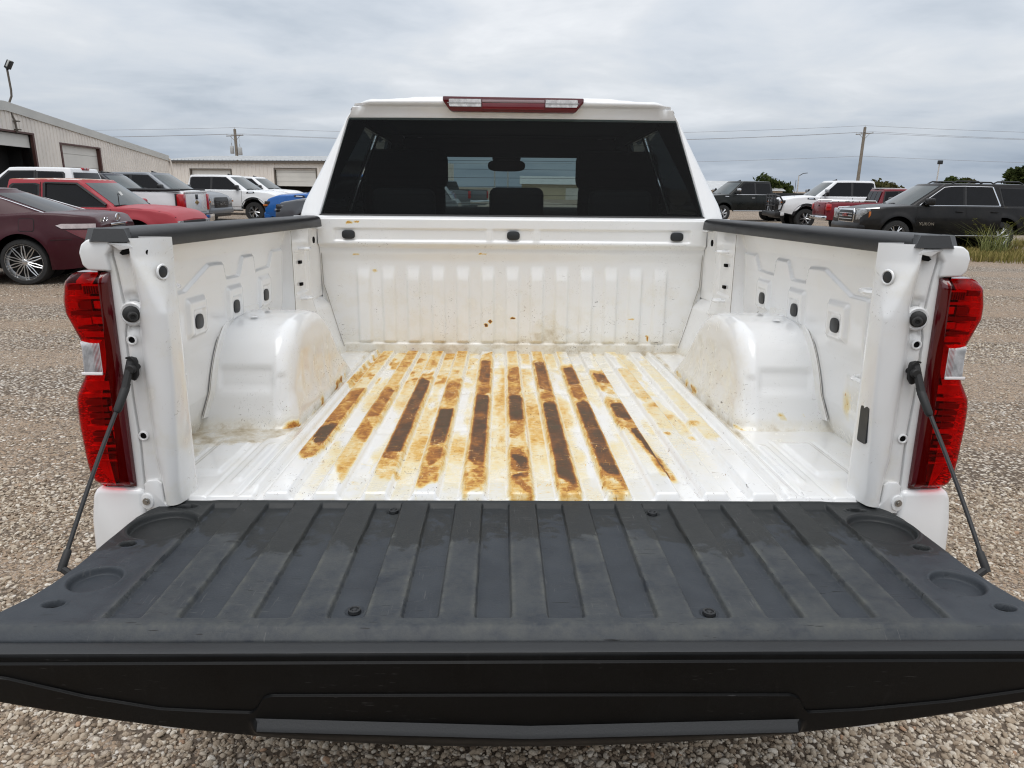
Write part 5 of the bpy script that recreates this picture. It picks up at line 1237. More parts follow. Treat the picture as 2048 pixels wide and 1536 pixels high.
def build_grass():
    rng = np.random.default_rng(5); n = 26000
    x = rng.uniform(6.5, 22, n); y = 16.8 + .35 * np.sin(x * 1.3) + .2 * np.sin(x * 3.1) + rng.beta(1, 1.4, n) * 7.5
    k = fbm(x * .9, y * .9, 3, 7) + rng.uniform(-.2, .2, n) > .42; x, y = x[k], y[k]
    h = .07 + .20 * fbm(x * .8, y * .8, 3, 9) * rng.uniform(.4, 1.3, len(x))
    V, F, at = blades('grass', np.stack([x, y, np.zeros_like(x) - .01], 1), h, .011, .6, rng, M_GRASS)
    o = raw('grass', V, F, M_GRASS, None, False, None, dict(leaf=at)); tag(o, 'dry yellowing grass along the gravel edge in front of the charcoal SUV', 'grass', kind='stuff')
    r = empty('weed_clump', (12.75, 19.2, 0)); tag(r, 'tall arching green weed clump in front of the SUV rear wheel', 'plant')
    n = 120; q = rng.uniform(0, 6.28, n); rad = .35 * np.sqrt(rng.uniform(0, 1, n)); P = np.stack([rad * np.cos(q), rad * np.sin(q), np.zeros(n)], 1)
    V, F, at = blades('w', P, rng.uniform(.3, .85, n), .009, 1.35, rng, M_WEED); raw('blades', V, F, M_WEED, r, False, None, dict(leaf=at))
    st = MB()
    for k in range(16):
        a = rng.uniform(0, 6.28); l = rng.uniform(.25, .75); hh = rng.uniform(.55, 1.1); st.tube([(0, 0, 0), (l * .3 * math.cos(a), l * .3 * math.sin(a), hh * .65), (l * math.cos(a), l * math.sin(a), hh)], [.006, .005, .003], 4)
        for j in range(5):
            c = np.array([l * math.cos(a), l * math.sin(a), hh - .04 * j]); st.tube([tuple(c), tuple(c + rng.normal(size=3) * .07)], [.004, .007], 4)
    st.obj('seed_stalks', M_GRASS, r)
build_grass()

def build_reflection_treeline():
    """tree row added behind the camera, out of view, to darken reflections in glass and paint"""
    rng = np.random.default_rng(31); n = 15000
    x = rng.uniform(-90, 90, n); h = 4.5 + 3.5 * fbm(x * .12, x * 0, 4, 3); y = -48 + 3 * rng.normal(size=n); z = h * rng.uniform(0, 1, n) ** .8
    V, F, at = leaves_mesh(np.stack([x, y, z], 1), .75, rng); o = raw('reflection_treeline', V, F, M_LEAF, None, False, None, dict(leaf=at)); tag(o, 'dark unseen tree row added behind the viewer to darken reflections', 'reflection_treeline', kind='stuff')
build_reflection_treeline()
# ================================================================== PARKED VEHICLES
def paint(name, base, rough=.22, coat=.7, metal=0.0, var=.06):
    n = NB(name); f = n.noise(2.5, 4, .6)
    # dust film settles on upward faces and low down; it is part of the finish
    n.set(base=n.mix(n.rng(f, .35, .7, .0, .035), base, (.30, .27, .23)), rough=n.rng(f, .3, .7, rough, rough + .10), coat=coat * .45, coatr=.05, metal=metal, spec=.22); return n.m
M_GLASSD = simple('dark_car_glass', (.006, .0065, .008), .05, var=.2, spec=.22); M_WS = simple('windscreen_glass', (.055, .068, .070), .06, var=.35, nscale=1.3)
M_GAP = simple('panel_gap', (.008, .008, .008), .8); M_WELL = simple('wheel_well', (.010, .010, .010), .9); M_REDLAMP = simple('red_lamp', (.42, .012, .015), .15, coat=.5, var=.3, nscale=18)
M_HEAD = simple('headlamp_clear', (.30, .31, .32), .10, coat=.6, var=.75, nscale=11); M_AMBER = simple('amber_lamp', (.45, .13, .02), .2); M_GRILLE = simple('grille_black', (.012, .012, .013), .4)
class Car:
    def __init__(s, name, label, cat, x, y, deg, xr, xf, W, top, paint, rock=.42, wheels=(), rw=.40, arch=.47, bed=None, crown=.035, group='vehicles parked in the lot', fw_taper=.12, rr_taper=.08, belly=.05, z0=0.0):
        s.r = empty(name, (x, y, z0), math.radians(deg)); tag(s.r, label, cat, group)
        s.xr, s.xf, s.W, s.top, s.P, s.rock, s.rw, s.arch, s.wh, s.bed = xr, xf, W, top, paint, rock, rw, arch, wheels, bed
        s.ft, s.rt, s.belly = fw_taper, rr_taper, belly
        xs = np.unique(np.round(np.r_[np.linspace(xr, xf, 64), *[w + arch * np.cos(np.linspace(0, math.pi, 17)) for w in wheels], *[[b - .001, b + .001] for b in (bed or ())]], 4))
        xs = xs[(xs >= xr) & (xs <= xf)]
        rows = []
        for x in xs:
            zt = s.zt(x); zl = s.zl(x); hw = s.hw(x); inb = bed and bed[0] < x < bed[1]; col = []
            zz = np.linspace(zl, zt - .035, 12); side = [(s.sy(x, z), z) for z in zz]; yt = s.sy(x, zt - .035)
            side += [(yt - .012, zt - .014), (yt - .04, zt)]
            tp = [(yt - .10, zt + (0 if inb else crown * .2)), (yt - .115, zt - .40 if inb else zt + crown * .24), (yt * .6, zt - .40 if inb else zt + crown * .7), (0, zt - .40 if inb else zt + crown)]
            half = side + tp
            rows.append([(x, a, b) for a, b in half] + [(x, -a, b) for a, b in half[-2::-1]])
        P = np.array(rows); body = grid('body', P, paint, s.r, sharp=45); s.body = body
        n = P.shape[1]
        b = MB().add(P[-1], [tuple(range(n))]).add(P[0], [tuple(range(n))[::-1]]); b.obj('end_panel', paint, s.r)
        MB().box(((xr + xf) / 2, 0, rock + .06), (xf - xr - .25, W * .86, .10)).obj('underbody', M_WELL, s.r)
        for w in wheels:
            for sd in (-1, 1): MB().lathe([(0, 0), (arch * .97, 0), (arch * .97, .34 * -sd)], 'y', (w, sd * (W / 2 - .36), rw + .05), 20, cap=False).obj('wheel_well', M_WELL, s.r)
    def zt(s, x): return float(np.interp(x, [p[0] for p in s.top], [p[1] for p in s.top]))
    def zl(s, x):
        z = s.rock + .10 * float(ss(s.xf - .7, s.xf, x)) + .06 * float(ss(s.xr + .6, s.xr, x))
        for w in s.wh:
            if abs(x - w) < s.arch: z = max(z, s.rw + .05 + math.sqrt(s.arch ** 2 - (x - w) ** 2))
        return min(z, s.zt(x) - .08)
    def hw(s, x): return s.W / 2 * (1 - s.ft * float(ss(s.xf - .75, s.xf, x)) ** 1.5 - s.rt * float(ss(s.xr + .5, s.xr, x)) ** 1.5)
    def sy(s, x, z):
        t = (z - s.rock) / max(.2, s.zt(x) - s.rock); y = s.hw(x) * (.955 + .045 * float(ss(-.05, .40, t)) - s.belly * float(ss(.55, 1.05, t)))
        for w in s.wh:       # flared lip round the wheel opening
            d = math.hypot(x - w, z - s.rw - .05); y += .018 * float(ss(s.arch + .14, s.arch + .01, d))
        return y
    def cabin(s, xb0, xb1, xr0, xr1, zb, zr, wb, wr, bow=.10, crown=.045, roofmat=None, ws=True, rg=True, ws_mat=None, rbow=.03, rgm=None, rgz=(.12, .92), rgw=.90):
        s.c = (xb0, xb1, xr0, xr1, zb, zr, wb, wr, bow); rings = []
        def ring(v):
            x0, x1, w, z = xb0 + (xr0 - xb0) * v, xb1 + (xr1 - xb1) * v, wb + (wr - wb) * v, zb + (zr - zb) * v; p = []
            for t in np.linspace(0, 1, 12): p.append((x0 + .05 + (x1 - x0 - .12) * t, w - (.02 if t in (0, 1) else 0), z))
            for t in np.linspace(.97, -.97, 11): p.append((x1 - .02 + bow * (1 - t * t), w * t * .985, z))
            for t in np.linspace(1, 0, 12): p.append((x0 + .05 + (x1 - x0 - .12) * t, -w + (.02 if t in (0, 1) else 0), z))
            for t in np.linspace(-.97, .97, 11): p.append((x0 + .01 - rbow * (1 - t * t), w * t * .985, z))
            return np.array(p)
        for v in np.linspace(0, 1, 7): rings.append(ring(v))
        last = rings[-1]; cx = last[:, 0].mean()
        for f, dz in ((.985, .018), (.95, .026), (.8, .036), (.55, .042), (.25, crown), (.0, crown)):
            q = last.copy(); q[:, 0] = cx + (q[:, 0] - cx) * f; q[:, 1] *= f; q[:, 2] = zr + dz; rings.append(q)
        R = np.array(rings); grid('cab', R[:8], s.P, s.r, closed=True, sharp=50); grid('roof', R[7:], roofmat or s.P, s.r, closed=True, sharp=50)
        def end(front, z0, z1, wf):
            rows = []
            for v in np.linspace(z0, z1, 6):
                x0, x1, w, z = xb0 + (xr0 - xb0) * v, xb1 + (xr1 - xb1) * v, wb + (wr - wb) * v, zb + (zr - zb) * v
                rows.append([((x1 - .02 + bow * (1 - t * t) + .012) if front else (x0 + .01 - rbow * (1 - t * t) - .012), w * t, z) for t in np.linspace(-wf, wf, 12)])
            return np.array(rows)
        if ws:
            g = grid('windscreen', end(True, .04, .93, .90), ws_mat or M_WS, s.r); e = end(True, .02, .05, .92); e[..., 0] += .01; grid('cowl', e, M_GRILLE, s.r)
            for y0 in (.35, -.25): s.wiper(y0)
        if rg: grid('rear_window', end(False, rgz[0], rgz[1], rgw), rgm or M_GLASSD, s.r)
        return s
    def wiper(s, y):
        xb0, xb1, xr0, xr1, zb, zr, wb, wr, bow = s.c; f = lambda yy, v: (xb1 + (xr1 - xb1) * v - .02 + bow * (1 - (yy / wb) ** 2) + .03, yy, zb + (zr - zb) * v)
        MB().tube([f(y, .04), f(y - .22, .12), f(y - .50, .10)], .011, 5).obj('wiper', M_GRILLE, s.r)
    def cy(s, z, off=.006):
        xb0, xb1, xr0, xr1, zb, zr, wb, wr, bow = s.c; return wb + (wr - wb) * (z - zb) / (zr - zb) + off
    def win(s, poly, sides=(1, -1), mat=None, surround=True, off=.010):
        cx = sum(p[0] for p in poly) / len(poly); cz = sum(p[1] for p in poly) / len(poly)
        for sd in sides:
            if surround:
                q = [(cx + (x - cx) * (1 + .05 / max(.1, abs(x - cx))), cz + (z - cz) * (1 + .022 / max(.08, abs(z - cz)))) for x, z in poly]
                MB().add([(x, sd * s.cy(z, .005), z) for x, z in q], [tuple(range(len(q)))]).obj('window_surround', M_GRILLE, s.r)
            MB().add([(x, sd * s.cy(z, off), z) for x, z in poly], [tuple(range(len(poly)))]).obj('door_window', mat or M_GLASSD, s.r)
        return s
    def door(s, x0, x1, z0, z1, sides=(1, -1), handle=None, hm=None):
        for sd in sides:
            def patch(a, b, c, d, off): return np.array([[(x, sd * (s.sy(x, z) + off), z) for x in np.linspace(a, b, 10)] for z in np.linspace(c, d, 7)])
            grid('door_gap', patch(x0 - .007, x1 + .007, z0 - .007, z1 + .004, .0025), M_GAP, s.r)
            d = grid('door', patch(x0 + .004, x1 - .004, z0 + .004, z1, .006), s.P, s.r)
            if handle: hx, hz = handle; MB().box((hx, sd * (s.sy(hx, hz) + .03), hz), (.20, .03, .032), .012).obj('handle', hm or s.P, d)
        return s
    def spatch(s, name, poly, mat, off=.008, sides=(1, -1), thick=0):
        for sd in sides: MB().add([(x, sd * (s.sy(x, z) + off), z) for x, z in poly], [tuple(range(len(poly)))]).obj(name, mat, s.r)
        return s
    def strip(s, name, pts, mat, r=.012, sides=(1, -1), cab=True, off=.012):
        for sd in sides: MB().tube([(x, sd * (s.cy(z, off) if cab else s.sy(x, z) + off), z) for x, z in pts], r, 6).obj(name, mat, s.r)
        return s
    def box(s, name, c, d, mat, bev=.01, rot=None, both=False, parent=None):
        o = None
        for sd in ((1, -1) if both else (1,)):
            rr = rot if (rot is None or sd == 1) else Matrix(((rot[0][0], -rot[0][1], rot[0][2]), (-rot[1][0], rot[1][1], -rot[1][2]), (rot[2][0], -rot[2][1], rot[2][2])))
            o = MB().box((c[0], c[1] * sd, c[2]), d, bev, rr).obj(name, mat, parent or s.r)
        return o
    def fpoly(s, name, poly, x, d, mat, bev=.006, both=False):
        for sd in ((1, -1) if both else (1,)): MB().prism([(y * sd, z) for y, z in poly], 'x', x, x + d, bev).obj(name, mat, s.r)
        return s
    def wheels(s, style='six', rim=M_RIM, tw=.26, rr=.62, spoke=None, dark=M_WELL, sides=(1, -1), n=None):
        for w in s.wh:
            for sd in sides:
                e = empty('wheel', (w, sd * (s.W / 2 - tw / 2 - .02), s.rw)); e.parent = s.r; R = s.rw; q = R * rr; h = tw / 2
                MB().lathe([(q * .98, -h), (R * .93, -h), (R * .985, -h * .8), (R, -h * .4), (R, h * .4), (R * .985, h * .8), (R * .93, h), (q + .015, h * 1.02), (q * .98, h * .9)], 'y', (0, 0, 0), 32, cap=False).obj('tyre', M_TYRE, e)
                b = MB(); f = sd
                b.lathe([(q * .86, f * h * .55), (q * .95, f * h * .75), (q * .985, f * h * .98), (q * 1.0, f * h * .98), (q * .99, -h * .9)], 'y', (0, 0, 0), 36, cap=False)
                b.lathe([(0, f * h * .86), (q * .13, f * h * .84), (q * .20, f * h * .72), (q * .22, f * h * .45)], 'y', (0, 0, 0), 18, cap=False)
                k = n or {'six': 6, 'mesh': 10, 'five': 5, 'ten': 10}[style]
                for i in range(k):
                    a = 2 * math.pi * i / k
                    for da in ((-.16, .16) if style in ('six', 'five', 'mesh') else (0,)):
                        a2 = a + da * (1.0 if style != 'mesh' else 1.6); a1 = a + da * .35
                        wd = q * (.06 if style == 'mesh' else .115 if style == 'six' else .10)
                        b.tube([(q * .15 * math.cos(a1), f * h * .74, q * .15 * math.sin(a1)), (q * .55 * math.cos((a1 + a2) / 2), f * h * .80, q * .55 * math.sin((a1 + a2) / 2)), (q * .93 * math.cos(a2), f * h * .78, q * .93 * math.sin(a2))], [wd * .6, wd * .55, wd * .6], 5)
                b.obj('rim', rim, e)
                MB().lathe([(0, f * h * .30), (q * .9, f * h * .30), (q * .93, f * h * .5)], 'y', (0, 0, 0), 24, cap=False).obj('brake_backing', dark, e)
        return s
    def mirror(s, x, z, d=(.16, .26, .20), mat=None, out=.14, sides=(1, -1), face=None):
        for sd in sides:
            y = s.cy(z) if hasattr(s, 'c') else s.sy(x, z)
            m = MB().box((x, sd * (y + out), z), d, .05, seg=3); m.tube([(x, sd * (y - .02), z - d[2] * .35), (x, sd * (y + out), z - d[2] * .3)], .035, 6); o = m.obj('side_mirror', mat or M_GRILLE, s.r)
            if face: MB().box((x + d[0] * .2, sd * (y + out + .02), z + d[2] * .25), (d[0] * .9, d[1] * .9, d[2] * .5), .03).obj('mirror_cap', face, s.r)
        return s
    def text(s, txt, size, x, z, sd, mat, off=.012, name='lettering'):
        V, F = text_mesh(txt, size, .004); y = s.sy(x, z) + off
        MB().add([((x - v[0] * sd), sd * (y + v[2]), z + v[1]) for v in V], F).obj(name, mat, s.r, smooth=False); return s
    def ftext(s, txt, size, x, y, z, front, mat, sx=1.0):
        V, F = text_mesh(txt, size, .006, sx=sx); f = 1 if front else -1
        MB().add([(x + f * v[2], y + f * v[0], z + v[1]) for v in V], F).obj('lettering', mat, s.r, smooth=False); return s
    def fin(s, x, mat=None):
        zr = s.c[5] + .04; MB().prism([(x - .12, zr), (x + .10, zr), (x - .02, zr + .035), (x - .10, zr + .07)], 'y', -.025, .025, .008).obj('roof_antenna', mat or M_GRILLE, s.r); return s

P_MAROON = paint('maroon_metallic', (.042, .0045, .010), .28, .3); P_RED = paint('sun_faded_red', (.36, .042, .055), .38, .25); P_WHITE = paint('white_car_paint', (.76, .77, .78), .22, .6)
P_NAVY = paint('dark_navy', (.014, .018, .030), .22, .4); P_GREY = paint('steel_grey_metallic', (.17, .185, .205), .26, .7, .3); P_BLUE = paint('bright_blue_metallic', (.012, .105, .36), .2, .8, .1)
P_BLACKGR = paint('black_green', (.0035, .006, .006), .24, .3); P_CHAR = paint('charcoal_metallic', (.0085, .0083, .009), .26, .3); P_CRIMSON = paint('dark_red', (.165, .010, .020), .28, .6); P_DKGREY = paint('dark_grey_metallic', (.085, .09, .10), .24, .7, .3)
def peeled():
    n = NB('peeling_roof'); f = n.noise(3.2, 5, .6, dist=.6); g = n.noise(14, 4, .6)
    n.set(base=n.ramp(n.math('ADD', n.math('MULTIPLY', f, .8), n.math('MULTIPLY', g, .2)), [(.36, (.60, .57, .52)), (.47, (.62, .60, .57)), (.52, (.36, .12, .06)), (.62, (.20, .07, .035)), (.72, (.33, .05, .05))]), rough=.7); return n.m
M_PEEL = peeled()

def sedan():
    c = Car('maroon_sedan', 'maroon sedan with large mesh-spoke chrome wheel parked at the left edge', 'car', -9.05, 11.67, 189, -2.50, 2.53, 1.875,
            [(-2.50, .90), (-2.46, 1.00), (-2.38, 1.045), (-2.0, 1.085), (-1.6, 1.10), (-1.0, 1.055), (0, 1.0), (1.0, .96), (1.3, .95), (2.2, .80), (2.5, .66), (2.53, .60)], P_MAROON, .24, (-1.40, 1.57), .352, .385, crown=.02, rr_taper=.16, fw_taper=.18, belly=.085, group='vehicles parked at left')
    c.cabin(-1.85, 1.30, -.78, .45, 1.03, 1.415, .84, .60, .16, .05, rbow=.20, rgz=(.06, .90), rgw=.82)
    c.win([(.98, 1.05), (.40, 1.375), (-.02, 1.385), (-.02, 1.05)]).win([(-.08, 1.05), (-.08, 1.385), (-.40, 1.375), (-.80, 1.28), (-1.06, 1.16), (-1.00, 1.10), (-.88, 1.05)])
    c.strip('window_chrome', [(1.02, 1.04), (.42, 1.388), (-.05, 1.398), (-.42, 1.388), (-.82, 1.292), (-1.10, 1.165), (-1.03, 1.092), (-.90, 1.04), (1.02, 1.04)], M_CHROME, .011)
    c.strip('roof_chrome', [(-.45, 1.425), (-.80, 1.39), (-1.2, 1.27), (-1.75, 1.085)], M_CHROME, .008, off=-.035)
    c.door(.02, 1.05, .33, .985, handle=(.16, .86), hm=M_CHROME).door(-.98, -.02, .33, 1.0, handle=(-.80, .87), hm=M_CHROME)
    c.spatch('fuel_flap_gap', [(-1.62, .84), (-1.60, .82), (-1.42, .82), (-1.40, .84), (-1.40, .99), (-1.42, 1.01), (-1.60, 1.01), (-1.62, .99)], M_GAP, .003, (1,)).spatch('fuel_flap', [(-1.612, .845), (-1.595, .828), (-1.425, .828), (-1.408, .845), (-1.408, .985), (-1.425, 1.002), (-1.595, 1.002), (-1.612, .985)], P_MAROON, .006, (1,))
    for sd in (1, -1):
        P = np.array([[(x, sd * (c.sy(x, z) + .010), z) for x in np.linspace(a, -2.46, 8)] for z, a in ((.70, -2.30), (.77, -2.18), (.84, -2.06))]); grid('tail_lamp', P, simple('maroon_tail_lamp', (.13, .008, .012), .12, coat=.6), c.r)
        P = np.array([[(x, sd * (c.sy(x, z) + .012), z) for x in np.linspace(-1.93, -2.44, 8)] for z in (.865, .935)]); P[:, 0, 2] = .91; grid('clear_lamp', P, simple('clear_lamp_band', (.42, .36, .36), .15, coat=.5, var=.3, nscale=9), c.r)
    c.box('boot_chrome', (-2.515, 0, .905), (.02, .70, .035), M_CHROME, .008); c.box('number_plate_recess', (-2.50, 0, .79), (.03, .56, .17), M_GRILLE, .01)
    c.ftext('LEXUS', .085, -2.50, .56, .985, False, M_CHROME, 1.25)
    e = MB(); e.tube([(-2.505, .085 * math.cos(t), 1.0 + .06 * math.sin(t)) for t in np.linspace(0, 2 * math.pi, 21)], .010, 6, cap=False); e.tube([(-2.51, .03, 1.05), (-2.51, .015, .975), (-2.51, -.06, .972)], .012, 6); e.obj('oval_emblem', M_CHROME, c.r)
    c.box('rear_bumper', (-2.44, 0, .52), (.22, 1.66, .36), P_MAROON, .09); c.strip('bumper_line', [(-1.83, .69), (-2.1, .70), (-2.36, .69)], M_GAP, .004, (1, -1), False, .002)
    c.fin(-.62); c.wheels('mesh', M_RIM, .27, .77)
    return c
sedan()
def red_pickup():
    c = Car('red_pickup', 'small faded red extended cab pickup with a peeling rusty roof and tinted door glass', 'pickup truck', -9.25, 15.75, -1.5, -2.45, 2.35, 1.70,
            [(-2.45, 1.05), (-1.30, 1.06), (-1.28, 1.05), (1.0, 1.06), (1.25, 1.06), (1.8, 1.03), (2.15, .97), (2.30, .88), (2.35, .78)], P_RED, .42, (-1.45, 1.50), .36, .42, bed=(-2.38, -1.28), crown=.05, group='vehicles parked at left')
    c.cabin(-1.28, 1.12, -1.14, .36, 1.04, 1.575, .79, .66, .14, .05, roofmat=M_PEEL)
    c.win([(.88, 1.08), (.30, 1.50), (-.36, 1.51), (-.36, 1.08)]).win([(-.52, 1.12), (-.52, 1.48), (-.60, 1.50), (-1.00, 1.49), (-1.06, 1.44), (-1.12, 1.12)])
    c.strip('window_visor', [(.92, 1.10), (.31, 1.515), (-.34, 1.525), (-.36, 1.10)], M_GRILLE, .030)
    c.door(-.44, 1.02, .50, 1.02, handle=(-.28, .93), hm=M_GRILLE)
    c.strip('door_seam', [(-.45, 1.04), (-.45, 1.54)], M_GAP, .006, off=.004); c.strip('bonnet_seam', [(1.06, 1.045), (1.6, 1.035), (2.0, .985), (2.3, .87)], M_GAP, .006, (1, -1), False, -.02)
    MB().tube([(1.12, -.66, 1.05), (1.12, -.66, 1.33)], .008, 6).obj('aerial', M_GRILLE, c.r)
    c.fpoly('grille', [(-.50, .60), (.50, .60), (.50, .80), (-.50, .80)], 2.34, .03, M_GRILLE); c.fpoly('headlamp', [(.52, .60), (.72, .62), (.72, .80), (.52, .80)], 2.33, .035, M_HEAD, both=True)
    c.box('front_bumper', (2.36, 0, .50), (.16, 1.62, .16), M_CHROME, .03)
    c.mirror(.80, 1.14, (.12, .20, .14), P_RED, .12, (1,)); c.wheels('five', M_RIM, .22, .60)
    # paper tag inside the screen
    MB().box((.88, -.10, 1.30), (.008, .09, .16), 0, Matrix.Rotation(-.62, 3, 'Y')).obj('paper_tag', simple('paper_tag', (.55, .57, .55), .6), c.r)
red_pickup()
def chev():
    c = Car('white_pickup', 'white long bed pickup showing its red tail lamp and gold cross emblem on the tailgate', 'pickup truck', -11.1, 18.25, 185, -3.05, 3.0, 1.96,
            [(-3.05, 1.33), (-3.0, 1.355), (-.62, 1.37), (1.55, 1.22), (1.9, 1.20), (2.8, 1.10), (2.98, .95), (3.0, .9)], P_WHITE, .52, (-1.85, 1.98), .41, .47, bed=(-2.98, -.62), crown=.03, group='vehicles parked at left')
    c.cabin(-.60, 1.70, -.46, .95, 1.25, 1.84, .88, .70, .14, .05, rgz=(.22, .88), rgw=.86)
    c.win([(1.42, 1.30), (.88, 1.77), (.36, 1.78), (.36, 1.30)]).win([(.26, 1.30), (.26, 1.77), (-.26, 1.76), (-.30, 1.72), (-.30, 1.30)], surround=True)
    c.door(.31, 1.55, .62, 1.24, handle=(.45, 1.12)).door(-.36, .28, .62, 1.24)
    c.strip('door_seam', [(.31, 1.25), (.31, 1.81)], M_GAP, .006, off=.004)
    c.box('third_brake_lamp', (-.475, 0, 1.855), (.05, .34, .06), M_REDLAMP, .012)
    for sd in (1, -1): c.box('cargo_lamp', (-.504, sd * .06, 1.86), (.012, .06, .03), M_HEAD, .004)
    for sd in (1, -1): c.box('bed_rail_cap', (-1.82, sd * .90, 1.385), (2.36, .10, .05), M_GRILLE, .012)
    c.box('tailgate_spoiler', (-3.045, 0, 1.345), (.10, 1.60, .05), P_WHITE, .015); c.box('bed_liner', (-1.8, 0, 1.02), (2.3, 1.62, .1), M_GRILLE, .0)
    c.box('tailgate', (-3.055, 0, 1.08), (.04, 1.48, .46), P_WHITE, .012)
    for sd in (1, -1): c.box('tail_lamp', (-3.00, sd * .86, 1.09), (.17, .20, .42), M_REDLAMP, .03); c.box('lamp_edge', (-2.905, sd * .905, 1.09), (.03, .14, .44), M_GRILLE, .01)
    c.box('tailgate_handle', (-3.08, 0, 1.225), (.02, .17, .12), M_GRILLE, .01)
    g = simple('gold_emblem', (.42, .26, .07), .3, metal=.6); c.fpoly('cross_emblem', [(-.13, -.02 + 1.09), (-.12, 1.115), (-.045, 1.115), (-.055, 1.14), (.055, 1.14), (.045, 1.115), (.12, 1.115), (.13, 1.07), (.055, 1.07), (.06, 1.04), (-.05, 1.04), (-.045, 1.07)], -3.09, .014, g, .003)
    c.box('small_badge', (-3.078, .62, .92), (.012, .09, .03), M_REDLAMP, .003)
    c.box('rear_bumper', (-3.10, 0, .70), (.22, 1.80, .20), M_CHROME, .04); c.box('bumper_step', (-3.13, 0, .80), (.20, 1.5, .02), M_GRILLE, .005)
    c.wheels('six'); c.mirror(1.45, 1.34)
    # tool box strapped across the front of the bed
    t = empty('tool_box', (-9.98, 17.55, 1.36), math.radians(5)); tag(t, 'pale beige lidded box lying across the white pickup bed', 'tool box')
    MB().box((0, 0, .06), (.52, .44, .12), .02).obj('box_body', simple('beige_box', (.40, .37, .30), .6), t); MB().box((0, 0, .15), (.60, .50, .07), .03).obj('lid', simple('beige_lid', (.58, .54, .42), .5), t)
chev()
def gmc_front(c, x, z0, z1, hw, bars=4, chrome=True, txt=.17, headz=None, surround=None):
    M_ = surround or (M_CHROME if chrome else M_GRILLE); zc = (z0 + z1) / 2
    c.fpoly('grille_surround', [(-hw - .06, z0 - .03), (hw + .06, z0 - .03), (hw + .08, z1 - .06), (hw + .02, z1 + .05), (-hw - .02, z1 + .05), (-hw - .08, z1 - .06)], x, .03, M_, .012)
    c.fpoly('grille', [(-hw, z0 + .02), (hw, z0 + .02), (hw + .02, z1 - .06), (hw - .03, z1), (-hw + .03, z1), (-hw - .02, z1 - .06)], x + .012, .03, M_GRILLE, .006)
    for k in range(bars):
        z = z0 + .05 + (z1 - z0 - .1) * (k + .5) / bars; c.box('grille_bar', (x + .048, 0, z), (.02, hw * 1.9, .022), M_, .006)
    if txt: c.ftext('GMC', txt, x + .066, 0, zc + .03, True, (simple('red_chrome_letters', (.50, .16, .16), .2, metal=.5) if chrome else M_CHROME), 1.25)
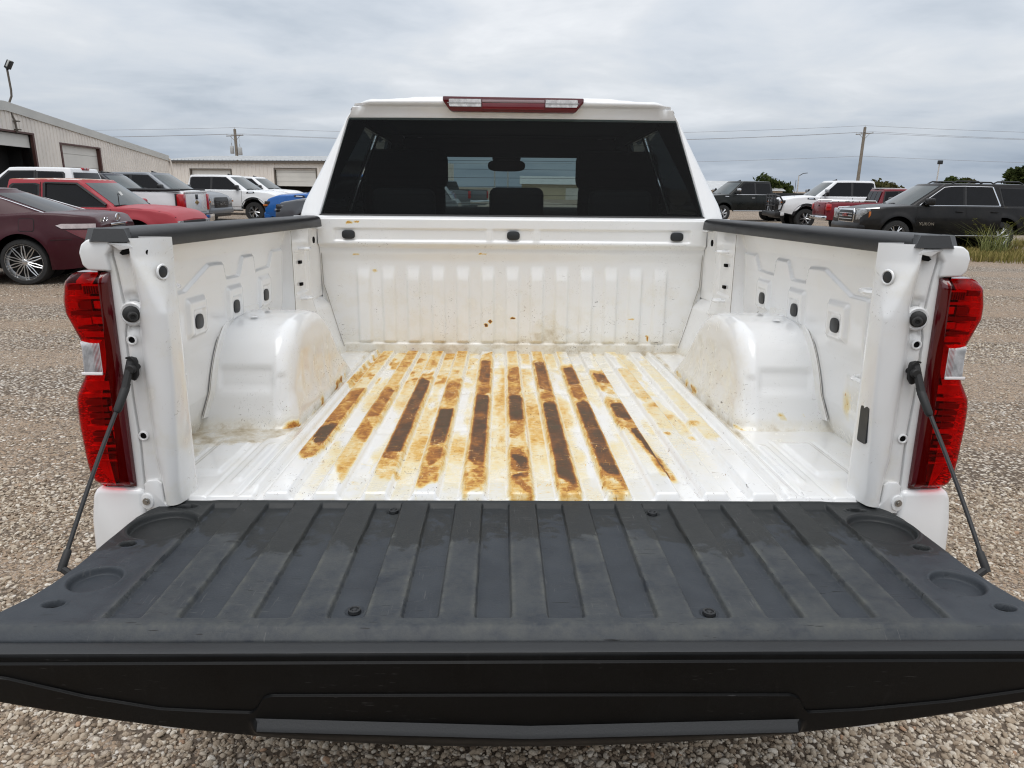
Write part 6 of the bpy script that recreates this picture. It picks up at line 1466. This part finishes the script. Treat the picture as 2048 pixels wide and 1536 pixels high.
def crew(name, label, x, y, deg, P, group, hd=False, front=True, trim=M_CHROME, glass=None, wheel='six', mirror=None, xs=0.0, tow=False, handle=None, sides=(1, -1)):
    k = .18 if hd else 0
    c = Car(name, label, 'pickup truck', x, y, deg, -2.92 - k, 2.92 + k * .6, 2.06,
            [(-2.92 - k, 1.36 + k * .3), (-1.06, 1.38 + k * .3), (-1.04, 1.30 + k * .35), (1.50, 1.28 + k * .35), (1.75, 1.27 + k * .5), (2.5, 1.22 + k * .5), (2.82 + k * .6, 1.12 + k * .5), (2.92 + k * .6, .98 + k * .4)], P, .50 + k * .4, (-1.80 - k, 1.92 + k * .3), .41 + k * .06, .48 + k * .06, bed=(-2.84 - k, -1.06), crown=.045, fw_taper=.09, group=group)
    zb = 1.28 + k * .35; zr = 1.865 + k * .7
    c.cabin(-1.04, 1.62, -.88, .78, zb, zr, .91, .73, .14, .05)
    a, b = zb + .05, zr - .07
    c.win([(1.32, a), (1.18, a + .10), (.70, b), (.12, b + .01), (.12, a)], mat=glass).win([(.02, a), (.02, b + .01), (-.72, b), (-.80, b - .04), (-.84, a)], mat=glass)
    zt = zb - .02; c.door(.08, 1.42, .62, zt, handle=(.28, zt - .13), hm=handle).door(-.92, .06, .62, zt, handle=(-.72, zt - .13), hm=handle)
    c.box('running_board', (.25, .96, .47 + k * .4), (2.3, .14, .05), trim if hd else M_GRILLE, .015, both=True)
    xf = c.xf; M_t = trim
    if front:
        gmc_front(c, xf - .01, .62 + k * .6, 1.02 + k * .8, .50, 4, trim is M_CHROME, .19, surround=trim if trim is not M_CHROME else None)
        for sd in (1, -1):
            P_ = [(sd * y_, z) for y_, z in ((.62, .80 + k), (.93, .82 + k), (.94, 1.04 + k * .8), (.66, 1.03 + k * .8))]
            MB().prism(P_, 'x', xf - .17, xf + .01, .02).obj('headlamp_bezel', M_GRILLE, c.r); MB().prism([(a_ * .985, b_ * .99 + .008) for a_, b_ in P_], 'x', xf - .12, xf + .022, .015).obj('headlamp', M_HEAD, c.r)
            MB().box((xf - .02, sd * .955, .92 + k), (.14, .02, .05), .006).obj('side_marker', M_AMBER, c.r)
        c.box('front_bumper', (xf - .06, 0, .60 + k * .2), (.24, 1.86, .22), trim if trim is M_CHROME else P, .05); c.box('bumper_valance', (xf - .12, 0, .45 + k * .2), (.20, 1.7, .14), M_GRILLE, .03)
    c.spatch('fender_badge', [(1.62, zb - .12), (1.98, zb - .10), (1.96, zb - .04), (1.66, zb - .05)], M_GRILLE, .012)
    c.spatch('badge_chrome', [(1.70, zb - .095), (1.92, zb - .085), (1.91, zb - .06), (1.72, zb - .07)], M_CHROME, .016)
    for sd in (1, -1): c.box('tail_lamp', (c.xr + .03, sd * .93, 1.12 + k * .3), (.12, .16, .42), M_REDLAMP, .03)
    c.box('tailgate', (c.xr - .012, 0, 1.08 + k * .3), (.03, 1.5, .48), P, .012); c.box('rear_bumper', (c.xr - .05, 0, .72), (.2, 1.85, .2), trim, .03)
    c.box('bed_liner', ((c.xr - 1.06) / 2, 0, 1.02), (1.7, 1.6, .1), M_GRILLE, 0); c.box('bed_rail_cap', ((c.xr - 1.06) / 2, .93, 1.385 + k * .3), (1.85, .09, .04), M_GRILLE, .01, both=True)
    if tow: c.mirror(1.22, a + .12, (.14, .24, .30), M_GRILLE, .26, face=mirror)
    else: c.mirror(1.24, a + .07, (.16, .24, .20), mirror or M_GRILLE, .15)
    c.fin(.55); c.wheels(wheel, M_RIM, .27, .60)
    return c
def suv(name, label, x, y, deg, P, group, zr=1.80):
    c = Car(name, label, 'SUV', x, y, deg, -2.5, 2.45, 1.98, [(-2.5, 1.1), (-2.45, 1.2), (1.3, 1.20), (1.7, 1.18), (2.3, 1.08), (2.45, .92)], P, .45, (-1.45, 1.50), .39, .45, group=group)
    c.cabin(-2.35, 1.48, -2.0, .62, 1.18, zr, .88, .68, .16, .045); return c
c = suv('navy_suv', 'dark navy SUV whose windscreen shows behind the white long bed pickup', -13.9, 24.4, 0, P_NAVY, 'vehicles parked at left', 1.80)
c.win([(1.15, 1.22), (.55, 1.74), (-.10, 1.75), (-.10, 1.22)]).win([(-.2, 1.22), (-.2, 1.75), (-1.1, 1.74), (-1.1, 1.22)]).win([(-1.2, 1.22), (-1.2, 1.73), (-1.9, 1.70), (-2.1, 1.22)])
c.door(-.15, 1.25, .55, 1.16, handle=(.05, 1.05)).door(-1.15, -.17, .55, 1.16, handle=(-.95, 1.05))
c.strip('roof_rail', [(.3, 1.83), (.1, 1.87), (-1.7, 1.87), (-1.9, 1.82)], M_GRILLE, .022, off=-.02); c.mirror(1.1, 1.28); c.fin(.35); c.wheels('five')
gmc_front(c, 2.44, .62, .98, .45, 3, True, .15); c.box('front_bumper', (2.42, 0, .55), (.2, 1.8, .24), P_NAVY, .05); c.fpoly('headlamp', [(.55, .80), (.86, .82), (.86, .98), (.55, .98)], 2.36, .10, M_HEAD, .015, True)
# paper sticker behind the screen
MB().box((1.16, .1, 1.45), (.008, .22, .20), 0, Matrix.Rotation(-.95, 3, 'Y')).obj('paper_tag', simple('paper_tag2', (.50, .54, .52), .6), c.r)
crew('grey_pickup', 'steel grey crew cab pickup with a black barred grille facing right', -13.7, 27.0, -2, P_GREY, 'vehicles parked at left', trim=M_GRILLE)
crew('white_crew_pickup', 'white crew cab pickup with black mirrors and dark arch before the metal shed', -12.86, 32.0, -3.6, P_WHITE, 'vehicles parked at left', trim=M_GRILLE).spatch('arch_trim', [(1.92 + .56 * math.cos(t), .46 + .56 * math.sin(t)) for t in np.linspace(.15, 2.99, 14)] + [(1.92 + .48 * math.cos(t), .46 + .48 * math.sin(t)) for t in np.linspace(2.99, .15, 14)], M_GRILLE, .012)
crew('white_far_pickup', 'white pickup farthest back at left with only its cab roof and windscreen showing', -14.1, 38.6, -6, P_WHITE, 'vehicles parked at left')
cb = crew('blue_pickup', 'bright blue pickup nosing out beside the left cab pillar', -4.95, 24.0, 181, P_BLUE, 'vehicles parked at left', trim=M_GRILLE)
cg = suv('grey_suv', 'dark grey vehicle front with slatted dark lamp low beside the left cab pillar', -4.05, 20.7, 181, P_DKGREY, 'vehicles parked at left', 1.66)
cg.win([(1.15, 1.22), (.55, 1.60), (-.10, 1.61), (-.10, 1.22)]).win([(-.2, 1.22), (-.2, 1.61), (-1.6, 1.60), (-2.0, 1.22)]); cg.wheels('five')
cg.fpoly('grille', [(-.6, .62), (.6, .62), (.66, .95), (-.66, .95)], 2.44, .03, M_GRILLE)
for sd in (1, -1):
    for k in range(4): cg.box('lamp_slat', (2.40 - .03 * k, sd * .76, .86 + .045 * k), (.18, .24, .018), M_HEAD if k % 2 else M_GRILLE, .005)
    cg.box('lamp_housing', (2.36, sd * .74, .93), (.14, .28, .22), M_GRILLE, .03)
# ---------------- right hand row
crew('black_pickup', 'black green crew cab heavy pickup with chrome mirror caps beside the right cab pillar', 12.26, 38.9, 197, P_BLACKGR, 'vehicles parked at right', hd=True, tow=True, mirror=M_CHROME, handle=M_CHROME).strip('belt_chrome', [(1.36, 1.355), (-.90, 1.355)], M_CHROME, .014)
w = crew('white_heavy_pickup', 'white heavy pickup with a black brush guard and tow mirrors', 14.55, 32.4, 178, P_WHITE, 'vehicles parked at right', hd=True, tow=True, mirror=M_HEAD, trim=M_GRILLE)
bg = MB()
for y in (-.62, -.22, .22, .62): bg.box((w.xf + .16, y, .98), (.05, .07, .85), .015)
for z in (.70, .95, 1.25, 1.40): bg.box((w.xf + .16, 0, z), (.045, 1.3, .055), .015)
for sd in (1, -1):
    bg.tube([(w.xf + .16, sd * .62, 1.38), (w.xf + .10, sd * .95, 1.34), (w.xf - .05, sd * 1.02, 1.1), (w.xf + .02, sd * .98, .78), (w.xf + .16, sd * .62, .72)], .035, 8)
bg.box((w.xf + .12, 0, .60), (.26, 1.9, .22), .05); bg.obj('brush_guard', M_GRILLE, w.r)
w.spatch('arch_trim', [(1.97 + .60 * math.cos(t), .47 + .60 * math.sin(t)) for t in np.linspace(.15, 2.99, 14)] + [(1.97 + .50 * math.cos(t), .47 + .50 * math.sin(t)) for t in np.linspace(2.99, .15, 14)], M_GRILLE, .012)
MB().tube([(1.9, -.9, 1.3), (1.9, -.9, 2.05)], .012, 5).obj('whip_aerial', M_GRILLE, w.r)
def red_old():
    c = Car('dark_red_pickup', 'dark red pickup with chrome bed rails between white heavy truck and charcoal SUV', 'pickup truck', 14.75, 28.9, -5, -2.62, 2.5, 1.86,
            [(-2.62, 1.12), (-2.6, 1.16), (-.72, 1.17), (-.70, 1.12), (1.1, 1.10), (1.4, 1.09), (2.3, .98), (2.5, .8)], P_CRIMSON, .46, (-1.55, 1.6), .38, .45, bed=(-2.56, -.72), crown=.03, group='vehicles parked at right')
    c.cabin(-.70, 1.2, -.52, .50, 1.10, 1.66, .82, .68, .12, .05, rg=False)
    for y0, y1 in ((-.66, -.26), (-.22, .22), (.26, .66)):
        P = np.array([[(-.70 + .18 * v - .03, y * (1 - .13 * v), 1.10 + .56 * v) for y in np.linspace(y0, y1, 4)] for v in (.18, .90)]); grid('rear_window', P, M_GLASSD, c.r)
    c.win([(.98, 1.14), (.45, 1.59), (.06, 1.60), (.06, 1.14)]).win([(-.02, 1.14), (-.02, 1.60), (-.45, 1.58), (-.52, 1.14)]); c.door(.02, 1.08, .55, 1.08, handle=(.16, .98), hm=M_CHROME)
    c.box('tailgate', (-2.635, 0, .92), (.04, 1.36, .46), P_CRIMSON, .012); c.box('tailgate_handle', (-2.665, 0, 1.03), (.02, .14, .05), M_GRILLE, .006)
    for sd in (1, -1): c.box('tail_lamp', (-2.56, sd * .84, .98), (.20, .14, .24), M_REDLAMP, .03)
    c.box('rear_bumper', (-2.70, 0, .58), (.22, 1.72, .16), M_CHROME, .03); c.strip('side_crease', [(-2.5, .80), (-.8, .80)], P_CRIMSON, .014, (1, -1), False, .0)
    for sd in (1, -1): MB().tube([(-2.5, sd * .84, 1.17), (-2.45, sd * .84, 1.235), (-1.66, sd * .84, 1.24), (-.85, sd * .84, 1.24), (-.80, sd * .84, 1.17)], .022, 6).tube([(-1.66, sd * .84, 1.17), (-1.66, sd * .84, 1.24)], .018, 6).obj('bed_rail', M_CHROME, c.r)
    c.box('roof_visor', (-.1, 0, 1.715), (.9, 1.0, .03), P_WHITE, .01); c.box('third_brake_lamp', (-.53, 0, 1.68), (.04, .3, .04), M_GRILLE, .01)
    c.mirror(.95, 1.2); c.wheels('five', M_RIM, .24, .6)
red_old()
def yukon():
    c = Car('charcoal_suv', 'charcoal full-size SUV with chrome window trim and roof rails on the grass edge', 'SUV', 12.41, 21.6, 179.5, -2.60, 2.58, 2.045,
            [(-2.60, 1.15), (-2.55, 1.22), (1.20, 1.215), (1.45, 1.20), (1.9, 1.17), (2.35, 1.10), (2.52, 1.03), (2.58, .9)], P_CHAR, .44, (-1.385, 1.56), .405, .47, crown=.05, fw_taper=.10, group='vehicles parked at right')
    c.cabin(-2.45, 1.22, -2.2, .30, 1.20, 1.80, .92, .74, .18, .045)
    c.win([(.92, 1.25), (.74, 1.36), (.26, 1.70), (.02, 1.735), (-.26, 1.74), (-.26, 1.25)]).win([(-.36, 1.25), (-.36, 1.74), (-1.03, 1.73), (-1.22, 1.25)]).win([(-1.42, 1.25), (-1.30, 1.72), (-2.02, 1.70), (-2.12, 1.66), (-2.2, 1.25)])
    c.strip('window_chrome', [(.98, 1.225), (.76, 1.39), (.28, 1.725), (.03, 1.755), (-.30, 1.762), (-1.06, 1.752), (-1.29, 1.235), (.98, 1.225)], M_CHROME, .013)
    c.strip('pillar_chrome', [(-1.07, 1.745), (-1.28, 1.235)], M_CHROME, .028)
    c.strip('door_seam', [(-.31, 1.22), (-.31, 1.76)], M_GRILLE, .02, off=.004)
    c.door(-.30, 1.06, .56, 1.19, handle=(-.12, 1.07), hm=P_CHAR).door(-1.30, -.32, .56, 1.19, handle=(-1.10, 1.07), hm=P_CHAR)
    for sd in (1, -1):
        for a, b in ((.0, -.85), (-1.15, -2.0)): MB().tube([(a, sd * .62, 1.835), (a - .12, sd * .62, 1.895), (b + .12, sd * .62, 1.895), (b, sd * .62, 1.835)], .022, 8).obj('roof_rail', M_GRILLE, c.r)
    gmc_front(c, 2.56, .72, 1.06, .44, 3, True, .13)
    for sd in (1, -1):
        MB().prism([(sd * .57, .78), (sd * .88, .80), (sd * .92, 1.10), (sd * .60, 1.07)], 'x', 2.30, 2.585, .03).obj('headlamp', M_HEAD, c.r)
        c.box('side_marker', (2.34, sd * .93, .92), (.06, .03, .24), M_AMBER, .01); MB().tube([(2.58, sd * .60, 1.085), (2.45, sd * .90, 1.115), (2.10, sd * .955, 1.135)], .018, 6).obj('lamp_brow', M_CHROME, c.r)
    c.box('front_bumper', (2.50, 0, .58), (.28, 1.86, .30), P_CHAR, .08); c.box('fog_lamp_trim', (2.60, .70, .55), (.06, .30, .05), M_CHROME, .012, both=True)
    c.box('running_board', (.10, .99, .40), (2.5, .16, .06), M_GRILLE, .015, both=True); c.box('board_trim', (.10, 1.075, .415), (2.4, .012, .022), M_CHROME, .004, both=True)
    c.text('YUKON', .12, .76, .72, 1, M_CHROME, .014); c.mirror(.76, 1.33, (.20, .26, .20), P_CHAR, .16); c.fin(.12)
    c.wheels('five', M_RIM, .28, .66, n=6)
    V, F = text_mesh('SLT', .07, .003); MB().add([(-1.40 - v[0], c.sy(-1.4, 1.17) + .0 + .014, 1.235 + v[1] - .03) for v in V], F).obj('lettering', M_CHROME, c.r, smooth=False)
yukon()
# a truck beyond the bonnet, glimpsed through the two cab windows
fp = crew('silver_far_pickup', 'pale pickup glimpsed through the cab glass left of the rear headrest', -4.6, 44, 150, P_GREY, 'vehicles seen through the cab glass')
